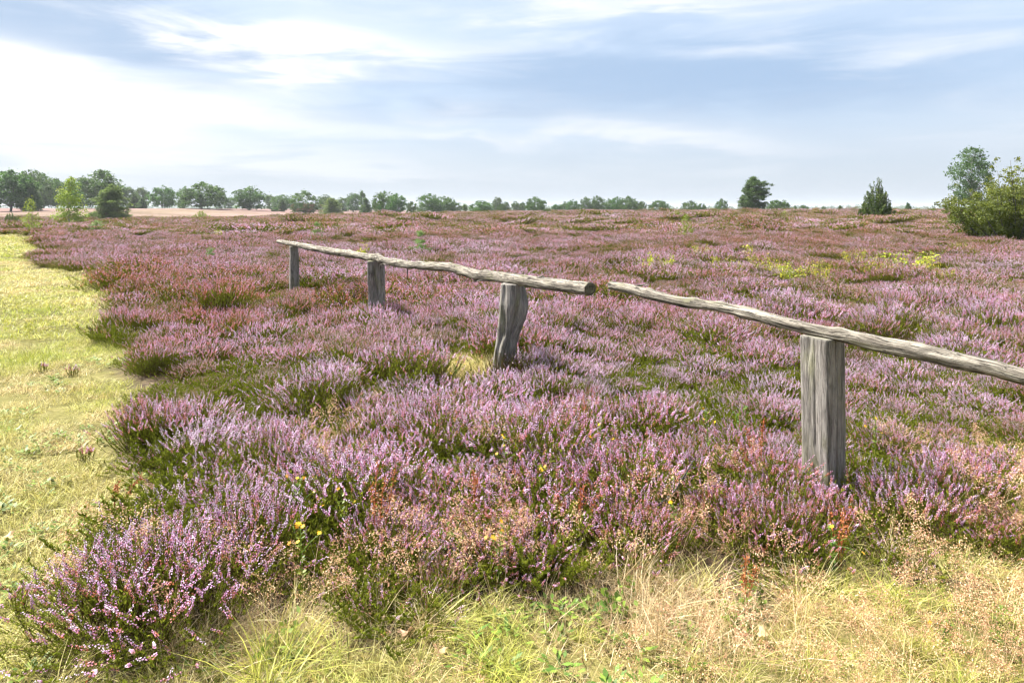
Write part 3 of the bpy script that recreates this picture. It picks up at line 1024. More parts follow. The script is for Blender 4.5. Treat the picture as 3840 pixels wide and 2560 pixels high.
def post_mesh(name, rings, phi, p, seed, n=130, k=88, rough=.006, dents=(), cracks=(), topslope=(0, 0)):
    """a split post: rings of (z, centre x, centre y, half a, half b); section is a squarish superellipse turned by phi"""
    rows = np.asarray(rings, float)
    zz = np.linspace(rows[0, 0], rows[-1, 0], n)
    cx, cy, ha, hb = [np.interp(zz, rows[:, 0], rows[:, i]) for i in (1, 2, 3, 4)]
    a = np.arange(k) / k * 2 * math.pi
    A, Z = np.meshgrid(a, zz)
    c, s = np.cos(A), np.sin(A)
    rad = (np.abs(c / ha[:, None]) ** p + np.abs(s / hb[:, None]) ** p) ** (-1 / p)
    rad += rough * (fbm(A / 6.283 * 22, Z * 2.2, seed, 3) - .5) * 2 + rough * .9 * (vnoise(Z * 4, np.cos(A) * 2 + 5, seed + 3) - .5) * 2
    for z0, a0, dp, wz, wa in dents:
        da = np.angle(np.exp(1j * (A - a0)))
        rad -= dp * np.exp(-((Z - z0) / wz) ** 2 - (da / wa) ** 2)
    for z0, z1, a0, dp, slant in cracks:
        da = np.angle(np.exp(1j * (A - a0 - slant * (Z - z0) - .12 * (vnoise(Z * 6, Z * 0, seed + 9) - .5))))
        rad -= dp * np.exp(-(da / .075) ** 2) * sm(z0, z0 + .06, Z) * sm(z1 + .01, z1 - .05, Z)
    X = cx[:, None] + rad * np.cos(A + phi)
    Y = cy[:, None] + rad * np.sin(A + phi)
    Zt = Z + sm(.9, 1.0, (Z - zz[0]) / (zz[-1] - zz[0])) * ((X - cx[-1]) * topslope[0] + (Y - cy[-1]) * topslope[1])
    V = np.stack([X, Y, Zt], -1).reshape(-1, 3)
    i = np.arange(n - 1)[:, None] * k
    j = np.arange(k)[None]
    q = np.stack([i + j, i + (j + 1) % k, i + k + (j + 1) % k, i + k + j], -1).reshape(-1, 4)
    T = np.concatenate([q[:, [0, 1, 2]], q[:, [0, 2, 3]]], 0)
    guv = np.stack([Z, A / 6.283 * .75, np.full_like(A, seed)], -1).reshape(-1, 3)
    top = V[-k:]
    ctr = top.mean(0)
    base = len(V)
    prev = np.arange((n - 1) * k, n * k)
    extra, et, eu = [], [], []
    for f_, dz in ((.95, .004), (.55, .005), (.0, .005)):
        if f_ > 0:
            ring = ctr + (top - ctr) * f_ + [0, 0, dz]
            ids = base + np.arange(k)
            extra.append(ring)
            eu.append(np.stack([a * .02, np.full(k, f_ * .1), np.full(k, seed + 2.0)], -1))
            for z in range(k):
                z2 = (z + 1) % k
                et += [(prev[z], prev[z2], ids[z2]), (prev[z], ids[z2], ids[z])]
            prev = ids
            base += k
        else:
            extra.append(ctr[None] + [0, 0, dz])
            eu.append(np.array([[0, 0, seed + 2.0]]))
            et += [(prev[z], prev[(z + 1) % k], base) for z in range(k)]
    return tri_mesh(name, np.concatenate([V] + extra), np.concatenate([T, np.array(et)]), M_POST, None, {'guv': np.concatenate([guv] + eu)}, smooth=False)


RAIL_A = [(-5.136, 15.009, 1.064, 0.080), (-4.492, 14.006, 1.055, 0.100), (-3.423, 12.34, 1.032, 0.122), (-2.74, 11.277, 1.034, 0.118), (-2.16, 10.374, 1.033, 0.110),
          (-2.013, 10.145, 1.043, 0.114), (-1.813, 9.833, 1.022, 0.098), (-1.64, 9.564, 1.018, 0.106), (-1.294, 9.025, 1.024, 0.103), (-0.984, 8.543, 1.046, 0.109),
          (-0.729, 8.144, 1.069, 0.1105), (-0.55, 7.866, 1.045, 0.114), (-0.351, 7.556, 1.031, 0.1111), (-0.165, 7.266, 1.046, 0.113), (0.025, 6.971, 1.049, 0.114),
          (0.196, 6.703, 1.051, 0.1162), (0.33, 6.496, 1.051, 0.1151), (0.516, 6.205, 1.057, 0.118), (0.679, 5.952, 1.064, 0.128)]
RAIL_B = [(0.821, 5.73, 1.121, 0.064), (0.962, 5.511, 1.11, 0.078), (1.142, 5.23, 1.078, 0.0749), (1.285, 5.008, 1.065, 0.0717), (1.433, 4.777, 1.075, 0.066),
          (1.561, 4.578, 1.065, 0.0725), (1.678, 4.396, 1.045, 0.0800), (1.786, 4.227, 1.028, 0.0755), (1.886, 4.071, 1.016, 0.0735), (1.98, 3.926, 1.013, 0.0814),
          (2.067, 3.79, 1.003, 0.088), (2.173, 3.624, 0.998, 0.0902), (2.271, 3.471, 0.987, 0.0877), (2.361, 3.332, 0.98, 0.080), (2.425, 3.233, 0.965, 0.076),
          (2.75, 2.727, .94, .078), (3.2, 2.03, .93, .08)]


def twig(parent, P, R, seed):
    mb = MB()
    rng = np.random.default_rng(seed)
    P = np.asarray(P, float)
    P[1:-1] += rng.normal(size=P[1:-1].shape) * .004
    P = spline(P, 12)
    mb.tube(P, np.linspace(R[0], R[1], 12) * rng.uniform(.85, 1.2, 12), 7, rng.random())
    V, T = np.concatenate(mb.V), np.concatenate(mb.T)
    s = np.arange(len(V)) // 7 * .02
    me = tri_mesh('twig_stub', V, T, M_RAILD, None, {'guv': np.stack([s, np.arange(len(V)) % 7 * .004, s * 0 + seed], -1)}, smooth=True)
    return link('twig_stub', me, parent)


M_RAILD = wood_mat('dark_twig_wood', (.05, .042, .035), (.13, .115, .10), (.26, .235, .21), .2, 3.0, .4)


def zg(x, y): return float(G(x, y))


def build_fence():
    up, front, low = math.pi / 2, math.pi * 1.0, -math.pi / 2
    fa = thing('rail_fence', 'weathered grey rail fence with one knotty rail on three posts, left of the gap', 'fence')
    me, P, ds = log_mesh('rail', RAIL_A, 460, 44, M_RAIL, M_ENDG, 3,
                         knots=[(1.9, 1.2, .016, .05), (2.1, -1.4, .016, .05), (4.6, 1.4, .02, .06), (5.85, 1.6, .022, .05), (6.0, -1.2, .016, .06), (9.0, 1.5, .018, .07),
                                (8.8, -1.6, .02, .06), (10.05, 1.9, .018, .035), (7.3, 1.3, .012, .1)],
                         cracks=[(9.3, 10.95, 2.3, .010), (5.2, 6.4, 2.0, .008), (2.2, 4.4, 2.5, .007), (6.6, 8.6, 2.6, .007), (8.3, 10.2, 3.2, .008)])
    rail = link('rail', me, fa)

    def at(s, dz=0, dn=0):
        p = np.array([np.interp(s, ds, P[:, i]) for i in range(3)])
        return p + [-.84 * dn, -.54 * dn, dz]
    for k, (s0, s1, dz0, dz1, r0, r1, dn) in enumerate(((9.15, 8.78, -.045, -.072, .012, .007, .03), (6.28, 6.02, -.045, -.065, .011, .006, .03), (6.95, 6.92, -.04, -.20, .010, .006, .01),
                                                        (3.6, 3.58, -.04, -.12, .010, .005, .01), (10.02, 10.10, .045, .075, .012, .006, .02), (2.35, 2.28, -.05, -.075, .010, .005, .03))):
        a, b = at(s0, dz0, dn), at(s1, dz1, dn)
        twig(rail, [a, a * .6 + b * .4 + [0, 0, .004], a * .3 + b * .7 - [0, 0, .004], b], (r0, r1), 60 + k)
    z = zg(-4.48, 13.99)
    link('post', post_mesh('post', [(z - .15, -4.46, 13.99, .09, .075), (.55, -4.465, 13.99, .095, .08), (.82, -4.46, 13.99, .085, .075), (1.005, -4.475, 13.99, .082, .075)], .5, 5, 71), fa)
    z = zg(-2.03, 10.16)
    link('post', post_mesh('post', [(z - .15, -2.02, 10.2, .125, .09), (.5, -2.02, 10.19, .125, .09), (.99, -2.03, 10.17, .122, .095)], .15, 6, 72,
                           cracks=[(.2, 1.0, -1.9, .02, .1), (.3, .9, -1.2, .012, -.1)], rough=.008), fa)
    z = zg(.0, 6.92)
    link('post', post_mesh('post', [(z - .2, -.135, 6.90, .085, .10), (.0, -.120, 6.90, .09, .10), (.3, -.075, 6.90, .10, .11), (.5, -.035, 6.91, .115, .115), (.66, .0, 6.92, .135, .12),
                                    (.80, .015, 6.93, .140, .125), (.92, .015, 6.95, .122, .12), (1.0, .010, 6.96, .110, .115)], -.25, 3.2, 73, rough=.012,
                           dents=[(.62, -.95, .055, .20, .34), (.35, -.75, .045, .35, .28), (.85, -.45, .025, .12, .3), (.50, -1.9, .02, .10, .4)],
                           cracks=[(-.2, .75, -1.15, .022, -.35), (.2, 1.0, -.35, .02, .1), (.45, .75, -1.6, .02, -1.6), (.6, 1.0, -2.2, .012, .2)], topslope=(.0, .0)), fa)
    fb = thing('rail_fence', 'weathered grey rail fence with square post and thin rail, right of the gap', 'fence')
    me, P, ds = log_mesh('rail', RAIL_B, 330, 44, M_RAIL, M_ENDG, 4,
                         knots=[(.45, 1.5, .014, .035), (.9, 1.5, .012, .06), (1.35, -1.5, .010, .05), (2.05, 1.4, .010, .05), (2.5, 2.6, .012, .03), (1.15, 2.2, .010, .04)],
                         cracks=[(.3, 1.2, 2.2, .006), (1.0, 2.6, 2.7, .008), (1.9, 3.4, 2.1, .007), (2.2, 3.5, 3.3, .006)])
    rail = link('rail', me, fb)
    p = np.array([np.interp(.30, ds, P[:, i]) for i in range(3)]) + [0, 0, .035]
    twig(rail, [p, p + [.03, -.03, .012], p + [.06, -.06, .014], p + [.085, -.085, .012]], (.009, .004), 81)
    z = zg(1.86, 4.1)
    wd = math.atan2(.453, 1.0)
    link('post', post_mesh('post', [(z - .2, 1.885, 4.12, .098, .088), (.4, 1.88, 4.12, .098, .088), (.96, 1.872, 4.12, .100, .088), (.985, 1.872, 4.12, .099, .087)], -wd - math.radians(35), 9, 74,
                           rough=.0025, dents=[(.95, -math.pi / 2 - .35, .02, .10, .25)], cracks=[(.3, .99, -1.5, .006, .05)]), fb)
    link('post', post_mesh('post', [(-.2, 3.05, 2.26, .10, .09), (.89, 3.05, 2.26, .10, .09)], .3, 8, 75), fb)


build_fence()

# ------------------------------------------------------------------ trees and shrubs
def limb(mb, a, b, r0, r1, rng, bow=.12, k=5, n=6):
    a, b = np.asarray(a, float), np.asarray(b, float)
    L = np.linalg.norm(b - a)
    mid = (a + b) / 2 + rng.normal(size=3) * L * bow
    t = np.linspace(0, 1, n)[:, None]
    P = (1 - t) ** 2 * a + 2 * t * (1 - t) * mid + t ** 2 * b
    mb.tube(P, np.linspace(r0, r1, n), k, rng.random())
    return P


def clump_leaves(mb, rng, C, R, per, L, W, squash=1.0, up=0.0, base=None):
    """leaf clusters: centres C, radii R, per leaves each"""
    n = len(C)
    I = np.repeat(np.arange(n), per)
    off = rng.normal(size=(len(I), 3)) * .5
    off[:, 2] *= squash
    c = C[I] + off * np.asarray(R)[I][:, None]
    u = unit(rdir(rng, len(I)) + [0, 0, up]) * (L * rng.uniform(.6, 1.3, len(I)))[:, None]
    v = unit(np.cross(u, rdir(rng, len(I)))) * (W * rng.uniform(.6, 1.3, len(I)))[:, None]
    cr = (rng.random(n) if base is None else base)[I]
    mb.leaves(c, u, v, np.clip(.55 * cr + .45 * rng.random(len(I)) + .10 * off[:, 2], 0, 1))


def broadleaf(seed, H, W, start, prof, nc, cr, per, L, Wd, squash=.8, trunk_r=None, trunks=1, limbs=16, shell=.55, wisp=0):
    """crown of leaf clusters on limbs; prof(t) is the crown half width (0..1) at height t of the crown"""
    rng = np.random.default_rng(seed)
    tr, crn = MB(), MB()
    trunk_r = trunk_r or H * .028
    # lobes give the crown its uneven outline
    lob = rng.normal(size=(7, 3))
    t = np.empty(0)
    while len(t) < nc:
        q = rng.random(nc * 2)
        t = np.concatenate([t, q[rng.random(nc * 2) < np.array([prof(v) for v in q]) + .05]])
    t = t[:nc]
    az = rng.random(nc) * 6.283
    dirs = np.stack([np.cos(az), np.sin(az), 2 * t - 1], 1)
    wob = 1 + .17 * np.tanh((dirs @ lob.T).max(1) - 1.3)
    r = np.array([prof(v) for v in t]) * W / 2 * wob * rng.random(nc) ** (1 - shell)
    z = H * (start + (1 - start) * t) * np.where(t > .6, 1 + .04 * np.tanh((dirs @ lob.T)[:, 0]), 1)
    C = np.stack([r * np.cos(az), r * np.sin(az), z], 1)
    clump_leaves(crn, rng, C, np.full(nc, cr) * rng.uniform(.6, 1.35, nc), per, L, Wd, squash)
    if wisp:
        m = wisp
        a = rng.random(m) * 6.283
        tt = rng.uniform(.35, 1.0, m)
        rr = np.array([prof(v) for v in tt]) * W / 2 * 1.12
        Cw = np.stack([rr * np.cos(a), rr * np.sin(a), H * (start + (1 - start) * tt) + .05 * H * rng.random(m)], 1)
        clump_leaves(crn, rng, Cw, np.full(m, cr * .45), max(6, per // 4), L, Wd, .7)
    for k in range(trunks):
        o = np.array([(k - (trunks - 1) / 2) * trunk_r * 3.4, 0, -.25])
        top = np.array([rng.normal() * W * .05 + (k - (trunks - 1) / 2) * W * .22, rng.normal() * W * .05, H * (start + (1 - start) * .72)])
        P = limb(tr, o, top, trunk_r * (1 if trunks == 1 else .75), trunk_r * .22, rng, .03, 8, 9)
        order = rng.permutation(nc)[:limbs // trunks]
        for i in order:
            zt = max(H * start * .75, C[i, 2] - abs(r[i]) * .75 - .05 * H)
            f = np.clip((zt - P[0, 2]) / (P[-1, 2] - P[0, 2]), 0, .97)
            a = np.array([np.interp(f, np.linspace(0, 1, 9), P[:, q]) for q in range(3)])
            limb(tr, a, C[i], trunk_r * .36, trunk_r * .05, rng, .10, 5, 6)
    return tr, crn


def pine(seed, H, W, start=.12, tiers=13, per=70, L=.16, skew=0.0, gap=.2, power=.55):
    """pine: whorls of level boughs, each carrying needle tufts"""
    rng = np.random.default_rng(seed)
    tr, cr = MB(), MB()
    top = np.array([skew * W * .25, 0, H * .97])
    P = limb(tr, (0, 0, -.2), top, H * .022, H * .004, rng, .02, 8, 10)
    C, R = [], []
    for k in range(tiers):
        t = (k + rng.random() * .7) / tiers
        z = H * (start + (1 - start) * t)
        half = W / 2 * min(1.0, (1 - t) ** power * 1.05) * rng.uniform(.70, 1.12)
        f = np.clip(z / (H * .97), 0, 1)
        a = np.array([np.interp(f, np.linspace(0, 1, 10), P[:, q]) for q in range(3)])
        nb = rng.integers(5, 9)
        az0 = rng.random() * 6.283
        for j in range(nb):
            if rng.random() < gap * t: continue
            az = az0 + j * 6.283 / nb + rng.normal() * .25
            ln = half * rng.uniform(.65, 1.12) * (1 + skew * .35 * math.cos(az))
            e = a + np.array([math.cos(az) * ln, math.sin(az) * ln, ln * rng.uniform(.05, .35)])
            Q = limb(tr, a, e, H * .008, H * .002, rng, .06, 4, 5)
            for g in np.linspace(.35, 1, 4):
                C.append(a + (e - a) * g + rng.normal(size=3) * .04 * W)
                R.append(W * .085 * (1.1 - .35 * g))
    C.append(top)
    R.append(W * .05)
    clump_leaves(cr, rng, np.array(C), np.array(R), per, L, L * .2, .55, .35)
    return tr, cr


def plumes(seed, H, W, nsh, per, L, Wd, spread=1.0, taper=.6, lean=.0):
    """juniper / broom: upward plumes of short leaves from a common base"""
    rng = np.random.default_rng(seed)
    tr, cr = MB(), MB()
    for k in range(nsh):
        az = rng.random() * 6.283
        q = rng.random() ** .62
        e = np.array([math.cos(az) * q * W / 2 * spread, math.sin(az) * q * W / 2 * spread, H * (1 - taper * q ** 1.2) * rng.uniform(.72, 1.04)])
        e[0] += lean * e[2]
        b = np.array([math.cos(az) * q * W * .10, math.sin(az) * q * W * .10, -.05])
        mid = (b + e) / 2 + [math.cos(az) * W * .10 * q, math.sin(az) * W * .10 * q, -.05 * H]
        t = np.linspace(0, 1, 6)[:, None]
        P = (1 - t) ** 2 * b + 2 * t * (1 - t) * mid + t ** 2 * e
        tr.tube(P, np.linspace(H * .008, H * .0015, 6), 4, rng.random())
        m = per
        f = rng.random(m) ** .75
        f = .12 + .88 * f
        c = (1 - f)[:, None] ** 2 * b + 2 * (f * (1 - f))[:, None] * mid + f[:, None] ** 2 * e
        c = c + rng.normal(size=(m, 3)) * (W * .045 * (1.08 - f) ** .8)[:, None]
        ax = unit((e - b)[None])
        u = unit(ax * .9 + rdir(rng, m) * .8) * (L * rng.uniform(.6, 1.3, m))[:, None]
        v = unit(np.cross(u, rdir(rng, m))) * Wd
        g = rng.random()
        cr.leaves(c, u, v, np.clip(.4 * g + .6 * rng.random(m) * (.45 + .55 * f), 0, 1))
    return tr, cr


def sapling(seed, H, W, stems, per, L, Wd, droop=.0, upright=.5):
    """a few thin stems with big separate leaves"""
    rng = np.random.default_rng(seed)
    tr, cr = MB(), MB()
    for k in range(stems):
        az = rng.random() * 6.283
        q = rng.random() ** upright
        e = np.array([math.cos(az) * q * W / 2, math.sin(az) * q * W / 2, H * rng.uniform(.6, 1.0) * (1 - .25 * q)])
        b = np.array([math.cos(az) * q * W * .12, math.sin(az) * q * W * .12, -.04])
        P = limb(tr, b, e, H * .008 + .002, .0015, rng, .07, 4, 6)
        f = .22 + .78 * rng.random(per) ** .8
        c = np.stack([np.interp(f, np.linspace(0, 1, 6), P[:, i]) for i in range(3)], 1) + rng.normal(size=(per, 3)) * L * 1.3
        u = unit(rdir(rng, per) + [0, 0, .1 - droop]) * (L * rng.uniform(.6, 1.2, per))[:, None]
        v = unit(np.cross(u, rdir(rng, per) + [0, 0, 1.2])) * (Wd * rng.uniform(.6, 1.2, per))[:, None]
        cr.leaves(c, u, v, np.clip(rng.random(per) * .7 + .3 * rng.random(), 0, 1))
    return tr, cr


def oakp(t): return (max(0.0, 1 - abs(2 * t - .86) ** 2.3 * (.55 if t < .43 else 1.0))) ** .5
def ovalp(t): return max(0.0, math.sin(math.pi * min(1, (t * .92 + .06)) ** .85)) ** .7
def conep(t): return max(0.02, (1 - t) ** .75) * min(1, .45 + t * 4)
def colp(t): return .8 * min(1, (1 - t) * 5) ** .6 * min(1, .5 + t * 3)
def flatp(t): return (max(0.0, 1 - abs(2 * t - .9) ** 2.0)) ** .5


VAR = {}


def variant(kind, k):
    """unit sized tree of a kind: (trunk mesh, crown mesh, H, W); meshes are shared by alike trees"""
    key = (kind, k)
    if key in VAR: return VAR[key]
    sd = 1000 + hash_kind(kind) * 50 + k
    mats = (M_OAK, M_BARK)
    if kind == 'oak': H, W, (t, c) = 10, 11, broadleaf(sd, 10, 11, .10, oakp, 105, 1.25, 62, .27, .19, .75, .26, 1 + (k % 3 == 1), 22, .62, 20)
    elif kind == 'tall_oak': H, W, (t, c) = 12, 9, broadleaf(sd, 12, 9, .16, oakp, 95, 1.2, 56, .27, .19, .8, .27, 1, 24, .58, 26)
    elif kind == 'brown_oak': H, W, (t, c) = 10, 11, broadleaf(sd, 10, 11, .06, oakp, 100, 1.2, 54, .27, .18, .75, .2, 2, 26, .58, 20)
    elif kind == 'far': H, W, (t, c) = 10, 9, broadleaf(sd, 10, 9, .06, ovalp, 60, 1.3, 60, .32, .23, .8, .22, 1, 10, .6, 10)
    elif kind == 'low': H, W, (t, c) = 6, 10, broadleaf(sd, 6, 10, .04, flatp, 70, 1.0, 60, .26, .18, .7, .16, 2, 12, .6, 12)
    elif kind == 'cone': H, W, (t, c) = 8, 5, broadleaf(sd, 8, 5, .04, conep, 75, .8, 60, .22, .15, .9, .12, 1, 10, .55, 8)
    elif kind == 'column': H, W, (t, c) = 5, 1.7, broadleaf(sd, 5, 1.7, .02, colp, 50, .35, 50, .14, .05, 1.4, .08, 1, 4, .5, 0); 
    elif kind == 'birch': H, W, (t, c) = 11, 6.5, broadleaf(sd, 11, 6.5, .20, ovalp, 170, .72, 46, .14, .095, .75, .14, 1, 60, .5, 70)
    elif kind == 'young_birch': H, W, (t, c) = 4.6, 3.2, broadleaf(sd, 4.6, 3.2, .05, conep, 140, .33, 30, .07, .05, .8, .05, 1, 50, .5, 44)
    elif kind == 'small_birch': H, W, (t, c) = 2.4, 1.6, broadleaf(sd, 2.4, 1.6, .05, conep, 60, .20, 20, .042, .03, .8, .022, 2, 26, .4, 24)
    elif kind == 'pine': H, W, (t, c) = 7, 6.6, pine(sd, 7, 6.6, .06, 15, 60, .22)
    elif kind == 'lone_pine': H, W, (t, c) = 7, 6.6, pine(sd, 7, 6.6, .06, 13, 60, .22, .55, .45, .33)
    elif kind == 'juniper': H, W, (t, c) = 4.2, 3.3, plumes(sd, 4.2, 3.0, 170, 80, .085, .03, 1.0, .92)
    elif kind == 'young_pine': H, W, (t, c) = 1.3, 1.2, pine(sd, 1.3, 1.2, .08, 5, 15, .06, 0, .3)
    elif kind == 'broom': H, W, (t, c) = 1.6, 2.4, plumes(sd, 1.6, 2.4, 80, 30, .08, .018, 1.0)
    elif kind == 'dark_broom': H, W, (t, c) = 1.6, 2.4, plumes(sd, 1.6, 2.4, 90, 34, .08, .018, 1.0)
    elif kind == 'yellow_sapling': H, W, (t, c) = .8, 1.1, sapling(sd, .8, 1.1, 22, 24, .027, .019, 0, .35)
    elif kind == 'leggy_sapling': H, W, (t, c) = .8, .35, sapling(sd, .8, .35, 3, 30, .038, .022)
    mats = {'oak': (M_OAK, M_BARK), 'tall_oak': (M_OAK, M_BARK), 'brown_oak': (M_OAK, M_BARK), 'far': (M_BIRCH, M_BARK), 'low': (M_OAK, M_BARK), 'cone': (M_BIRCH, M_BARK),
            'column': (M_JUN, M_BARK), 'birch': (M_BIRCH, M_BIRCHB), 'young_birch': (M_SAPL, M_BIRCHB), 'small_birch': (M_SAPL, M_BARKR), 'pine': (M_PINEM, M_BARKR),
            'lone_pine': (M_PINE, M_BARKR), 'juniper': (M_JUN, M_BARK), 'young_pine': (M_PINEG, M_BARKR), 'broom': (M_BROOM, M_BROOM), 'dark_broom': (M_BROOMD, M_BROOMD),
            'yellow_sapling': (M_YLEAF, M_BARKR), 'leggy_sapling': (M_YLEAF, M_BARKR)}[kind]
    VAR[key] = (t.mesh(kind + '_trunk', mats[1], True), c.mesh(kind + '_crown', mats[0]), H, W)
    return VAR[key]


KINDS = ['oak', 'tall_oak', 'brown_oak', 'far', 'low', 'cone', 'column', 'birch', 'young_birch', 'small_birch', 'pine', 'lone_pine', 'juniper', 'young_pine', 'broom', 'dark_broom',
         'yellow_sapling', 'leggy_sapling']
def hash_kind(k): return KINDS.index(k)


NAMES = {'oak': 'oak_tree', 'tall_oak': 'oak_tree', 'brown_oak': 'oak_tree', 'far': 'broadleaf_tree', 'low': 'low_tree', 'cone': 'conical_tree', 'column': 'columnar_juniper', 'birch': 'birch_tree',
         'young_birch': 'young_birch', 'small_birch': 'young_birch', 'pine': 'pine_tree', 'lone_pine': 'pine_tree', 'juniper': 'juniper_bush', 'young_pine': 'pine_seedling',
         'broom': 'broom_bush', 'dark_broom': 'broom_bush', 'yellow_sapling': 'yellow_sapling', 'leggy_sapling': 'yellow_sapling'}
CATS = {'oak_tree': 'tree', 'broadleaf_tree': 'tree', 'low_tree': 'tree', 'conical_tree': 'tree', 'columnar_juniper': 'juniper', 'birch_tree': 'birch', 'young_birch': 'birch', 'pine_tree': 'pine',
        'juniper_bush': 'juniper', 'pine_seedling': 'pine seedling', 'broom_bush': 'bush', 'yellow_sapling': 'sapling'}
PARTS = {'broom_bush': ('stems', 'foliage'), 'juniper_bush': ('stems', 'foliage'), 'yellow_sapling': ('stems', 'leaves'), 'pine_seedling': ('stem', 'needles')}
TREE_RNG = np.random.default_rng(5)


def plant(kind, px, top, w, D, label, group=None, k=None, dz=0.0):
    """a tree standing D metres ahead; its height and width follow from the angles measured in the photograph"""
    x = spot(px, D)
    z = zg(x, D) + dz
    h = EYE + (HZ - top) / F * D - z
    wd = w * D / F
    k = TREE_RNG.integers(0, 4) if k is None else k
    tm, cm, H, W = variant(kind, int(k))
    nm = NAMES[kind]
    o = thing(nm, label, CATS[nm], (x, D, z), TREE_RNG.random() * 6.283 if kind != 'lone_pine' else 0.0, group)
    o.scale = (wd / W, wd / W, h / H)
    pn = PARTS.get(nm, ('trunk', 'crown'))
    link(pn[0], tm, o)
    c = link(pn[1], cm, o)
    return o, c


